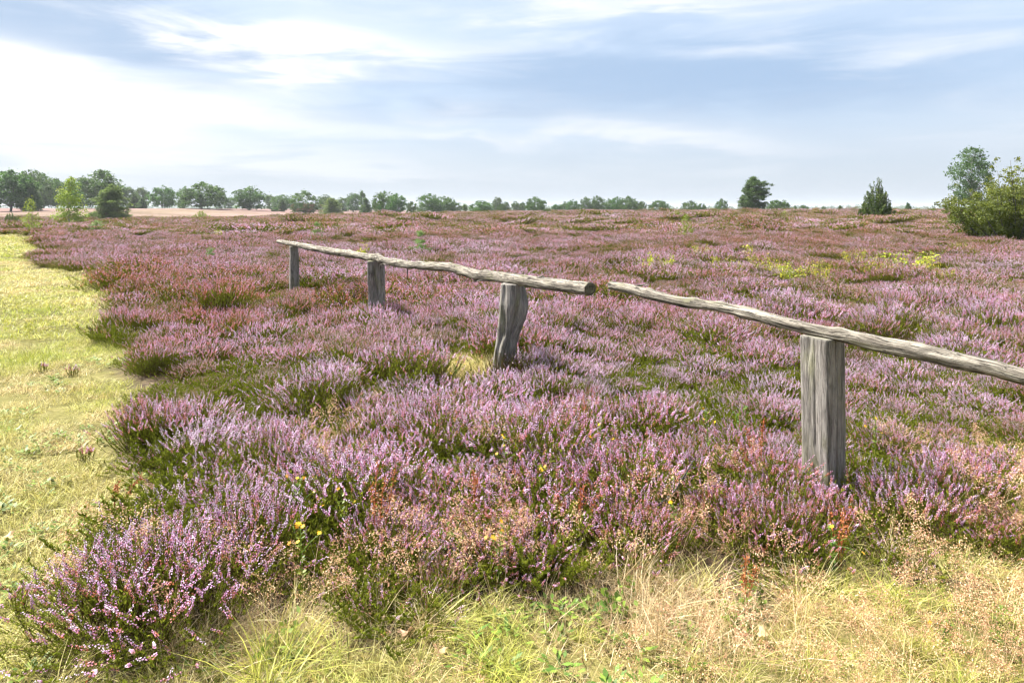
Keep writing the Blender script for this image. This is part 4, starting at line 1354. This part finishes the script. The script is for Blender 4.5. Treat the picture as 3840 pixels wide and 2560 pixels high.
TREES = [
    # the wood on the left
    ('tall_oak', 40, 641, 150, 150, 'tall dark oak at the left edge with its bare trunk showing'),
    ('oak', 112, 638, 120, 205, 'broad hazy oak second from the left edge, behind the dark spruce-shaped tree'),
    ('oak', 165, 655, 110, 215, 'hazy oak behind and left of the yellow green young birch'),
    ('oak', 215, 675, 90, 220, 'lower oak right behind the yellow green young birch'),
    ('cone', 112, 688, 80, 152, 'dark bluish cone-shaped tree in front of the left oaks'),
    ('tall_oak', 378, 642, 140, 185, 'tallest ragged oak on the left, rising behind the bushy pine'),
    ('oak', 312, 675, 100, 195, 'oak between the young birch and the tallest ragged oak'),
    ('far', 440, 690, 60, 250, 'hazy tree peeping out right above the bushy pine'),
    ('far', 482, 702, 60, 280, 'pale hazy tree right of the bushy pine'),
    ('far', 530, 704, 55, 290, 'pale hazy tree left of the twin-trunked oak'),
    ('cone', 503, 728, 46, 215, 'small grey green cone-shaped tree in the gap right of the bushy pine'),
    ('cone', 533, 742, 40, 205, 'small pale yellow green cone-shaped tree left of the twin-trunked oak', ),
    ('oak', 612, 699, 92, 225, 'compact dark oak on two trunks standing in the pale field', None, 1),
    ('far', 683, 710, 46, 310, 'hazy tree in the gap between the two dark field oaks'),
    ('oak', 757, 688, 158, 215, 'widest dark oak in the left field, above the yellow broom'),
    ('far', 826, 716, 40, 300, 'hazy tree at the right shoulder of the widest dark oak'),
    ('far', 860, 742, 50, 380, 'small bluish tree far off between the two big field oaks'),
    ('oak', 935, 705, 122, 225, 'round solitary oak with low spreading crown in the pale field', None, 4),
    ('far', 1012, 731, 44, 330, 'dark hazy tree right behind the round solitary oak'),
    ('oak', 1062, 733, 88, 285, 'dark low oak behind the slender birch'),
    ('cone', 1057, 749, 38, 225, 'slender grey green birch in front of the dark low oak'),
    ('low', 1030, 779, 34, 222, 'small round shrub at the foot of the slender grey green birch'),
    ('brown_oak', 1143, 720, 112, 215, 'oak with reddish brown withered lower branches'),
    ('far', 1218, 732, 50, 330, 'dark tree top rising left behind the flat spreading pine'),
    ('pine', 1243, 746, 92, 200, 'flat spreading pine right of the withered oak'),
    ('far', 1287, 742, 66, 320, 'hazy tree right behind the flat spreading pine'),
    ('far', 1325, 729, 58, 300, 'bluish grey tree left of the dark cone-shaped birch'),
    ('far', 1360, 720, 30, 270, 'thin tall tree top above the dark cone-shaped birch'),
    ('cone', 1373, 742, 50, 200, 'dark cone-shaped birch standing at the heather edge'),
    ('oak', 1441, 718, 84, 205, 'oak with pointed top right of the dark cone-shaped birch'),
    ('tall_oak', 1488, 728, 68, 198, 'open-crowned oak with a visible trunk right of the pointed oak'),
    ('low', 1420, 772, 26, 196, 'little round shrub in front of the pointed oak'),
    ('low', 1546, 759, 44, 240, 'dark round bush alone left of the oak cluster'),
    ('oak', 1612, 731, 96, 230, 'left and broader oak of the cluster behind the fence rail'),
    ('oak', 1668, 737, 76, 236, 'right and darker oak of the cluster behind the fence rail'),
    ('far', 1708, 758, 48, 260, 'sloping tree at the right end of the oak cluster'),
    ('column', 1743, 764, 19, 170, 'dark narrow column-shaped juniper standing in a gap of the tree line'),
    ('oak', 1806, 752, 80, 220, 'bright green oak right of the column-shaped juniper'),
    ('far', 1866, 740, 38, 320, 'tall hazy tree sticking out above the bright green oak'),
    ('low', 1880, 766, 34, 230, 'small green shrub below the tall hazy tree'),
    ('far', 1897, 760, 32, 300, 'small hazy tree right of the tall hazy one'),
    ('far', 1933, 757, 36, 290, 'left of two narrow pale trees before the dark mid-horizon oak'),
    ('far', 1960, 759, 28, 300, 'right of two narrow pale trees before the dark mid-horizon oak'),
    ('oak', 2007, 742, 80, 220, 'dark round oak on the horizon left of the dark broom'),
    ('low', 2090, 766, 44, 260, 'low hazy tree just right of the dark broom'),
    ('far', 2118, 758, 32, 290, 'small hazy tree between the dark broom and the horizon row of oaks'),
    ('oak', 2148, 750, 50, 260, 'small green oak left of the horizon row of oaks'),
    ('tall_oak', 2197, 740, 44, 255, 'first and narrowest oak of the horizon row'),
    ('oak', 2238, 738, 56, 258, 'second oak of the horizon row, rounded'),
    ('oak', 2282, 746, 52, 262, 'third and lowest oak of the horizon row'),
    ('oak', 2315, 741, 48, 258, 'fourth oak of the horizon row, in its middle right'),
    ('oak', 2356, 737, 66, 255, 'fifth and widest oak of the horizon row'),
    ('low', 2403, 756, 46, 252, 'low tree trailing off at the right end of the horizon row'),
    ('low', 2471, 753, 80, 255, 'flat round tree alone right of the horizon row'),
    ('low', 2588, 756, 62, 250, 'ragged low tree left of the lone pine, farther out'),
    ('low', 2630, 765, 40, 260, 'smallest ragged shrub left of the lone pine'),
    ('low', 2706, 750, 52, 240, 'rounded low tree close left of the lone pine'),
    ('lone_pine', 2812, 664, 128, 125, 'lone dark pine leaning on the heather crest'),
    ('low', 2917, 752, 84, 200, 'domed bushy tree close right of the lone pine'),
    ('low', 2980, 773, 22, 240, 'tiny shrub right of the domed bushy tree'),
    ('low', 3016, 769, 38, 250, 'small ragged shrub on the bare horizon right of the pine'),
    ('low', 3090, 773, 18, 250, 'tiniest round shrub on the bare horizon'),
    ('cone', 3150, 772, 28, 160, 'yellow green shrub just left of the juniper on the crest'),
    ('cone', 3405, 761, 30, 150, 'small pale green tree on the crest right of the juniper'),
    # nearer trees and shrubs
    ('pine', 415, 700, 145, 108, 'bushy mid green pine beside the young birch'),
    ('young_birch', 265, 664, 132, 62, 'yellow green young birch on the left heath edge'),
    ('small_birch', 113, 742, 84, 44, 'small thin birch at the end of the grass path'),
    ('young_pine', 360, 826, 98, 45, 'bright green pine seedling below the bushy pine'),
    ('juniper', 3288, 655, 168, 58, 'dark spiky juniper standing in the heather'),
    ('birch', 3640, 562, 142, 118, 'tall airy birch near the right edge'),
    ('broom', 758, 784, 80, 86, 'yellow green broom in front of the widest oak'),
    ('dark_broom', 2055, 774, 56, 92, 'dark green broom on the horizon below the round oak'),
    ('dark_broom', 38, 792, 84, 66, 'dull green broom at the left edge'),
    ('broom', 1836, 800, 64, 62, 'low yellow green broom in the middle of the heather'),
    ('broom', 2240, 790, 46, 68, 'upright yellow green broom below the horizon row'),
    ('yellow_sapling', 2350, 797, 58, 62, 'flat bright yellow shrub right of the upright broom'),
    ('broom', 2540, 785, 56, 66, 'round yellow green broom left of the lone pine'),
    ('broom', 2650, 798, 66, 58, 'thin faded broom below and left of the lone pine'),
    ('small_birch', 2944, 788, 40, 60, 'small pale birch shoot below and right of the lone pine'),
    ('small_birch', 2572, 806, 84, 34, 'yellow green birch sapling in the right heather'),
    ('young_pine', 1578, 868, 92, 24, 'dark pine seedling above the middle of the long rail'),
    ('young_pine', 1190, 834, 66, 32, 'pale pine seedling left above the rail end'),
    ('young_pine', 786, 928, 60, 20, 'narrow pine seedling in the heather left of the fence'),
    ('leggy_sapling', 1366, 884, 62, 22, 'tiny yellow sapling just above the long rail'),
    ('leggy_sapling', 2434, 912, 56, 17, 'bright yellow upright sapling above the gap in the fence'),
    ('leggy_sapling', 822, 846, 44, 36, 'pale green sapling in the far left heather'),
    ('yellow_sapling', 3392, 912, 250, 17.5, 'broadest yellow leaved sapling patch in front of the juniper'),
    ('yellow_sapling', 2720, 940, 130, 17, 'yellow sapling in the heather left of the broadest patch'),
    ('yellow_sapling', 2870, 935, 150, 17.5, 'yellow orange leaved sapling beside the broadest patch'),
    ('yellow_sapling', 3210, 915, 110, 19, 'small yellow sapling just below the juniper'),
    ('yellow_sapling', 2640, 900, 100, 21, 'greenish yellow sapling right of the birch sapling'),
    ('leggy_sapling', 2800, 880, 60, 22, 'single tall yellow shoot above the yellow saplings'),
    ('yellow_sapling', 3600, 895, 90, 24, 'sprawling yellow sapling at the foot of the big bush'),
    ('yellow_sapling', 3560, 985, 90, 15, 'sparse yellow sapling low on the right heath'),
    ('yellow_sapling', 2480, 935, 120, 18, 'sparse yellow sapling right of the bright upright one'),
    ('yellow_sapling', 2960, 965, 170, 16.5, 'wide low yellow sapling left of the broadest patch'),
    ('yellow_sapling', 3290, 960, 130, 16.5, 'yellow sapling touching the broadest patch on its left'),
    ('yellow_sapling', 3480, 950, 120, 17, 'small yellow sapling touching the broadest patch on its right'),
    ('yellow_sapling', 3080, 955, 120, 16, 'orange yellow sapling between the two larger yellow patches'),
]


def build_trees():
    for row in TREES:
        kind, px, top, w, D, label = row[:6]
        group = row[6] if len(row) > 6 else None
        k = row[7] if len(row) > 7 else None
        if group is None:
            group = 'trees along the horizon' if D > 140 else ('yellow saplings in the heather' if 'sapling' in NAMES[kind] else None)
        o, c = plant(kind, px, top, w, D, label, group, k)
        if kind == 'brown_oak':
            # its low boughs have withered
            rng = np.random.default_rng(77)
            mb = MB()
            C = np.stack([rng.uniform(-5.4, 5.2, 34), rng.uniform(-4.8, 4.8, 34), rng.uniform(.7, 4.2, 34)], 1)
            C = C[np.hypot(C[:, 0], C[:, 1]) > 2.6]
            clump_leaves(mb, rng, C, np.full(len(C), 1.1), 46, .24, .15, .8)
            link('withered_boughs', mb.mesh('withered_boughs', M_OAKB), o)['label'] = 'reddish brown withered leaves'


build_trees()


def build_big_bush():
    """the tall loose bush running out of the right edge of the frame"""
    rng = np.random.default_rng(88)
    D = 34.0
    x0 = spot(3800, D)
    z0 = zg(x0, D)
    o = thing('hawthorn_bush', 'large loose olive green bush at the right edge', 'bush', (x0, D, z0))
    st, cr = MB(), MB()
    for k in range(84):
        az = rng.random() * 6.283
        q = rng.random() ** .6
        b = np.array([math.cos(az) * q * 1.1, math.sin(az) * q * .9, -.1])
        hgt = rng.uniform(1.6, 2.95) * (1 - .30 * max(0, -math.cos(az)) * q)
        if k < 16: hgt = rng.uniform(3.0, 3.95); q *= .75
        e = np.array([math.cos(az) * q * 3.4 + (.9 if k < 12 else 0), math.sin(az) * q * 2.6, hgt])
        P = limb(st, b, e, .035, .006, rng, .10, 5, 7)
        m = 17 if k < 12 else 22
        f = np.linspace(.10, 1, m)
        C = np.stack([np.interp(f, np.linspace(0, 1, 7), P[:, i]) for i in range(3)], 1) + rng.normal(size=(m, 3)) * .20 * [1, 1, .7]
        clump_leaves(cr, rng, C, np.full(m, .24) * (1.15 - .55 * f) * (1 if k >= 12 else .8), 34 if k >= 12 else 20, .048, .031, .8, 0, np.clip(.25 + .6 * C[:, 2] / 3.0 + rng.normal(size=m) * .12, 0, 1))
    link('stems', st.mesh('stems', M_BARK, True), o)
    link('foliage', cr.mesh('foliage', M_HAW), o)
    # bare broken stem beside it
    D2 = 45.0
    xs = spot(3583, D2)
    zs = zg(xs, D2)
    mb = MB()
    limb(mb, (0, 0, -.1), (.05, 0, EYE - zs + (HZ - 742) / F * D2), .05, .03, rng, .03, 8, 8)
    s = link('dead_tree', mb.mesh('dead_tree', M_BARKR, True), None, (xs, D2, zs))
    tag(s, 'bare broken brown stem left of the big right bush', 'dead tree')
    # dead bough of the birch
    for ob in COL.objects:
        if ob.get('label') == 'tall airy birch near the right edge':
            mb = MB()
            P = limb(mb, (0, 0, 2.6), (-4.2, -1.2, 4.1), .10, .015, rng, .05, 5, 8)
            limb(mb, P[5], P[5] + [-1.4, .2, .9], .03, .008, rng, .1, 4, 5)
            limb(mb, (0, 0, 2.2), (-4.0, -1.5, 1.2), .06, .01, rng, .08, 4, 7)
            q = link('dead_bough', mb.mesh('dead_bough', M_BARK, True), ob)
            q.rotation_euler = (0, 0, -ob.rotation_euler.z)


build_big_bush()


def build_far_wood():
    """low blue line of woodland a kilometre off: reads as one mass"""
    rng = np.random.default_rng(99)
    mb = MB()
    n = 1500
    ang = rng.uniform(-.95, .95, n)
    D = rng.uniform(1300, 2400, n)
    x, y = np.tan(ang) * D * .9, D
    hgt = rng.uniform(7, 13, n) * (.75 + .5 * fbm(ang * 9, ang * 0, 7, 3))
    C, R = [], []
    for j in range(4):
        C.append(np.stack([x + rng.normal(size=n) * 3, y + rng.normal(size=n) * 3, G(x, y) + hgt * rng.uniform(.15, .8, n)], 1))
        R.append(hgt * .42)
    clump_leaves(mb, rng, np.concatenate(C), np.concatenate(R), 11, 2.0, 1.3, .9)
    o = link('far_woodland', mb.mesh('far_woodland', M_BIRCH))
    tag(o, 'low blue hazy woodland along the far horizon', 'woodland', kind='stuff')


build_far_wood()


# ------------------------------------------------------------------ single plants in the foreground
def heather_bush(x, y, label, seed, n, R, H, tint, lean=0.0, flat=.4, sc=1.0, group=None):
    fo, fw = heather_parts(seed, int(n * 1.25), R, H, 17, .0048, 34, .0085, spike=(.13, .30), lean=lean, flat=flat)
    o = thing('heather_bush', label, 'heather', (x, y, zg(x, y) - .01), 0, group)
    o.scale = (sc, sc, sc)
    for nm, mb in (('foliage', fo), ('flowers', fw)):
        c = link(nm, mb.mesh(nm, M_HEATHER), o)
        c['tint'] = tint
        c['bloom'] = 1.0
        c['kind'] = 'stuff'


def build_single_heather():
    heather_bush(-1.46, 2.82, 'large lilac heather bush spreading in the lower left corner', 201, 700, .52, .40, .40, -.10, .55)
    heather_bush(-2.62, 5.0, 'rounded heather bush with olive green base bulging into the path', 202, 330, .34, .38, .05)
    heather_bush(-5.55, 9.75, 'dusky pink heather clump jutting farthest into the path', 203, 300, .36, .42, .0)
    heather_bush(-1.28, 3.30, 'tall spiky lilac heather tuft right behind the lower left bush', 204, 260, .30, .42, .40)
    heather_bush(2.15, 3.72, 'lilac heather bush right of the foot of the square post', 206, 280, .32, .34, .35)
    heather_bush(2.62, 4.05, 'loose lilac heather bush near the right edge below the thin rail', 207, 280, .34, .34, .3)
    heather_bush(1.70, 3.74, 'low pink heather bush hiding the foot of the square post', 208, 220, .26, .27, .1)
    heather_bush(1.15, 3.62, 'salmon pink heather bush in front of the square post', 205, 260, .28, .32, -.25)
    for k, (x, y, lab) in enumerate(((-5.1, 7.45, 'tiny heather sprig alone on the mown path, left one of two'), (-4.62, 7.2, 'tiny heather sprig alone on the mown path, right one of two'),
                                     (-2.95, 4.72, 'small heather sprig in the grass beside the bulging bush'), (-2.12, 2.95, 'small heather sprig at the left frame edge beside the lilac bush'))):
        heather_bush(x, y, lab, 210 + k, 11, .06, .13, .1, 0, .3)


build_single_heather()


def wort(x, y, H, label, seed, nfl):
    rng = np.random.default_rng(seed)
    o = thing('yellow_wort', label, 'wildflower', (x, y, zg(x, y)), 0, 'yellow wildflowers in the heather')
    st, lf = MB(), MB()
    tips = []
    top = np.array([rng.normal() * .03, rng.normal() * .03, H])
    P = limb(st, (0, 0, -.02), top, .0035, .002, rng, .05, 5, 10)
    tips.append(top)
    for j in range(3):
        f = rng.integers(5, 8)
        e = P[f] + [rng.normal() * .05, rng.normal() * .05, H * rng.uniform(.14, .28)]
        limb(st, P[f], e, .0022, .0015, rng, .1, 4, 5)
        tips.append(e)
    n = 46
    f = rng.random(n)
    c = np.stack([np.interp(f, np.linspace(0, 1, 10), P[:, i]) for i in range(3)], 1)
    a = rng.random(n) * 6.283
    u = np.stack([np.cos(a), np.sin(a), rng.uniform(.1, .7, n)], 1)
    u = unit(u) * .013
    lf.leaves(c + u, u, unit(np.cross(u, [[0, 0, 1.]])) * .006, rng.random(n))
    link('stem', st.mesh('stem', M_HERB, True), o)
    link('leaves', lf.mesh('leaves', M_HERB), o)
    for j in range(nfl):
        fl = MB()
        c = tips[j % len(tips)] + rng.normal(size=3) * [.016, .016, .010]
        nrm = unit(np.array([rng.normal() * .5, -.5 + rng.normal() * .3, 1.0]))
        e1 = unit(np.cross(nrm, [1., .2, 0]))
        e2 = np.cross(nrm, e1)
        a = np.arange(5) / 5 * 6.283 + rng.random()
        d = e1[None] * np.cos(a)[:, None] + e2[None] * np.sin(a)[:, None]
        fl.leaves(c + d * .006 + nrm * .003, d * .006, unit(np.cross(d, nrm[None])) * .004, rng.random(5))
        link('flower', fl.mesh('flower', M_YFLOWER), o)


WORTS = [(-.92, 3.02, .36, 'tall yellow flowering wort right of the lower left heather bush', 9), (-.05, 3.12, .30, 'yellow wort at the front heather edge, bottom centre', 6),
         (-1.12, 3.62, .34, 'orange yellow wort among the pink heather left of centre', 5), (-.86, 3.55, .30, 'smaller yellow wort just right of the orange yellow one', 3),
         (-.02, 4.25, .36, 'yellow wort in the hollow below the crooked post', 6), (.12, 3.85, .32, 'yellow wort low in the centre of the heather', 5),
         (.82, 3.38, .30, 'single yellow wort in the dark hollow right of centre', 3), (1.52, 3.22, .26, 'yellow wort among the tan bent grass', 2),
         (1.72, 2.74, .10, 'low yellow flower in the bottom right grass', 3), (.62, 4.4, .38, 'yellow wort left of the square post', 4),
         (1.30, 4.6, .40, 'yellow wort close beside the left face of the square post', 3), (2.45, 4.6, .36, 'yellow wort in the heather right of the square post', 4),
         (-.55, 6.35, .30, 'yellow wort in front of the yellow grass tuft', 3)]
for i_, (x_, y_, h_, l_, n_) in enumerate(WORTS): wort(x_, y_, h_, l_, 300 + i_, n_)


def seedling(x, y, H, W, label, seed, stems=5, per=16, L=.020):
    o = thing('green_seedling', label, 'seedling', (x, y, zg(x, y)), 0, 'green seedlings in the foreground')
    a, b = sapling(seed, H, W, stems, per, L, L * .6)
    link('stems', a.mesh('stems', M_HERB, True), o)
    link('leaves', b.mesh('leaves', M_HERB), o)


for i_, (x_, y_, h_, w_, l_, n_) in enumerate((
        (.76, 4.02, .34, .46, 'bright green leafy seedling patch in the heather left of the square post', 9), (.50, 2.92, .16, .26, 'green seedling behind the straw at the bottom edge', 6),
        (-.86, 2.62, .12, .24, 'low green seedling in the straw, bottom left of centre', 6), (.98, 2.86, .12, .26, 'green clover-like seedling in the bottom right verge', 7),
        (-.30, 4.62, .30, .24, 'pale green seedling in the dark hollow left of the crooked post', 5), (-.30, 3.35, .28, .2, 'yellow green seedling among rusty heather at bottom centre', 5),
        (1.62, 4.9, .40, .22, 'green seedling in the heather behind the thin rail', 4), (-2.9, 3.6, .05, .3, 'flat green rosette on the path', 7))):
    seedling(x_, y_, h_, w_, l_, 400 + i_, n_)


def sorrel(x, y, H, label, seed, stems=4):
    rng = np.random.default_rng(seed)
    o = thing('sorrel', label, 'sorrel', (x, y, zg(x, y)), 0, 'rusty sorrel stalks')
    st, sd = MB(), MB()
    for k in range(stems):
        e = np.array([rng.normal() * .06, rng.normal() * .05, H * rng.uniform(.75, 1.0)])
        P = limb(st, (rng.normal() * .015, rng.normal() * .015, -.02), e, .0028, .0014, rng, .05, 4, 8)
        n = 60
        f = rng.uniform(.5, 1.0, n)
        c = np.stack([np.interp(f, np.linspace(0, 1, 8), P[:, i]) for i in range(3)], 1) + rng.normal(size=(n, 3)) * .009
        u = rdir(rng, n) * .0055
        sd.leaves(c, u, unit(np.cross(u, rdir(rng, n))) * .004, rng.random(n))
    link('stems', st.mesh('stems', M_RUST, True), o)
    link('seed_heads', sd.mesh('seed_heads', M_RUST), o)['kind'] = 'stuff'


for i_, (x_, y_, h_, l_) in enumerate(((-.66, 3.4, .50, 'tall dark sorrel stalks standing above the heather left of centre'), (1.55, 4.3, .46, 'rusty red sorrel close left of the square post'),
                                       (1.62, 3.35, .32, 'rusty red sorrel in front of the square post'), (1.02, 2.98, .26, 'dark red sorrel in the bottom right verge'),
                                       (-.2, 3.75, .36, 'rusty sorrel in the middle of the front heather'), (.35, 3.55, .34, 'rusty sorrel right of the central yellow wort'),
                                       (-2.3, 3.95, .20, 'small red sorrel at the path edge left of the heather'), (.55, 5.0, .42, 'rusty sorrel patch midway between the two nearest posts'))):
    sorrel(x_, y_, h_, l_, 500 + i_, 4 if h_ > .3 else 3)


def build_litter():
    rng = np.random.default_rng(600)
    mb = MB()
    P = spline(np.array([[-.16, .02, .02], [-.06, .0, .10], [.02, .02, .20], [.07, .0, .30]]), 14)
    mb.tube(P, np.linspace(.007, .003, 14), 6, .3)
    mb.tube(spline(np.array([P[8], P[8] + [.05, .03, .05], P[8] + [.11, .03, .06]]), 8), np.linspace(.004, .0015, 8), 5, .3)
    x, y = .92, 3.72
    tag(link('dead_twig', mb.mesh('dead_twig', M_BARK, True), None, (x, y, zg(x, y) + .1)), 'bare dark twig sticking up out of the heather right of centre', 'twig')
    for k, (x, y, sz, lab) in enumerate(((-2.62, 3.55, .035, 'dry pinkish leaf lying on the path at the left'), (-.42, 2.72, .035, 'curled dry leaf in the bottom verge left of the straw'),
                                         (-.28, 2.60, .03, 'dry brown leaf at the bottom edge near the centre'), (1.0, 2.72, .035, 'dry leaf in the bottom right verge'))):
        m = MB()
        a = np.linspace(0, 6.283, 15)[:-1]
        r = sz * (1 + .25 * np.cos(a * 7)) * np.array([1.0, .55])[:, None]
        V = np.stack([r[0] * np.cos(a), r[1] * np.sin(a), .012 * np.cos(a * 2) + .006], 1)
        V = np.concatenate([V, [[0, 0, .0]]])
        T = [(i, (i + 1) % 14, 14) for i in range(14)]
        m.add(V, T, .6)
        o = link('dry_leaf', m.mesh('dry_leaf', M_PANICLE), None, (x, y, zg(x, y) + .045))
        o.rotation_euler = (rng.normal() * .3, rng.normal() * .3, rng.random() * 6)
        tag(o, lab, 'dry leaf', 'dry leaves')


build_litter()


def build_haze():
    bm_v = [(x, y, z) for z in (-3.0, 22.0) for y in (-3300, 3300) for x in (-3300, 3300)]
    f = [(0, 2, 3, 1), (4, 5, 7, 6), (0, 1, 5, 4), (2, 6, 7, 3), (0, 4, 6, 2), (1, 3, 7, 5)]
    m, b, out = new_mat('air')
    v = b.n('ShaderNodeVolumePrincipled')
    v.inputs['Color'].default_value = (.88, .93, 1.0, 1)
    v.inputs['Density'].default_value = .00020
    v.inputs['Anisotropy'].default_value = .2
    b.nt.links.new(v.outputs[0], out.inputs['Volume'])
    o = link('haze', tri_mesh('haze', bm_v, f, m))
    tag(o, 'thin summer haze in the air over the heath', 'haze', kind='stuff')


build_haze()
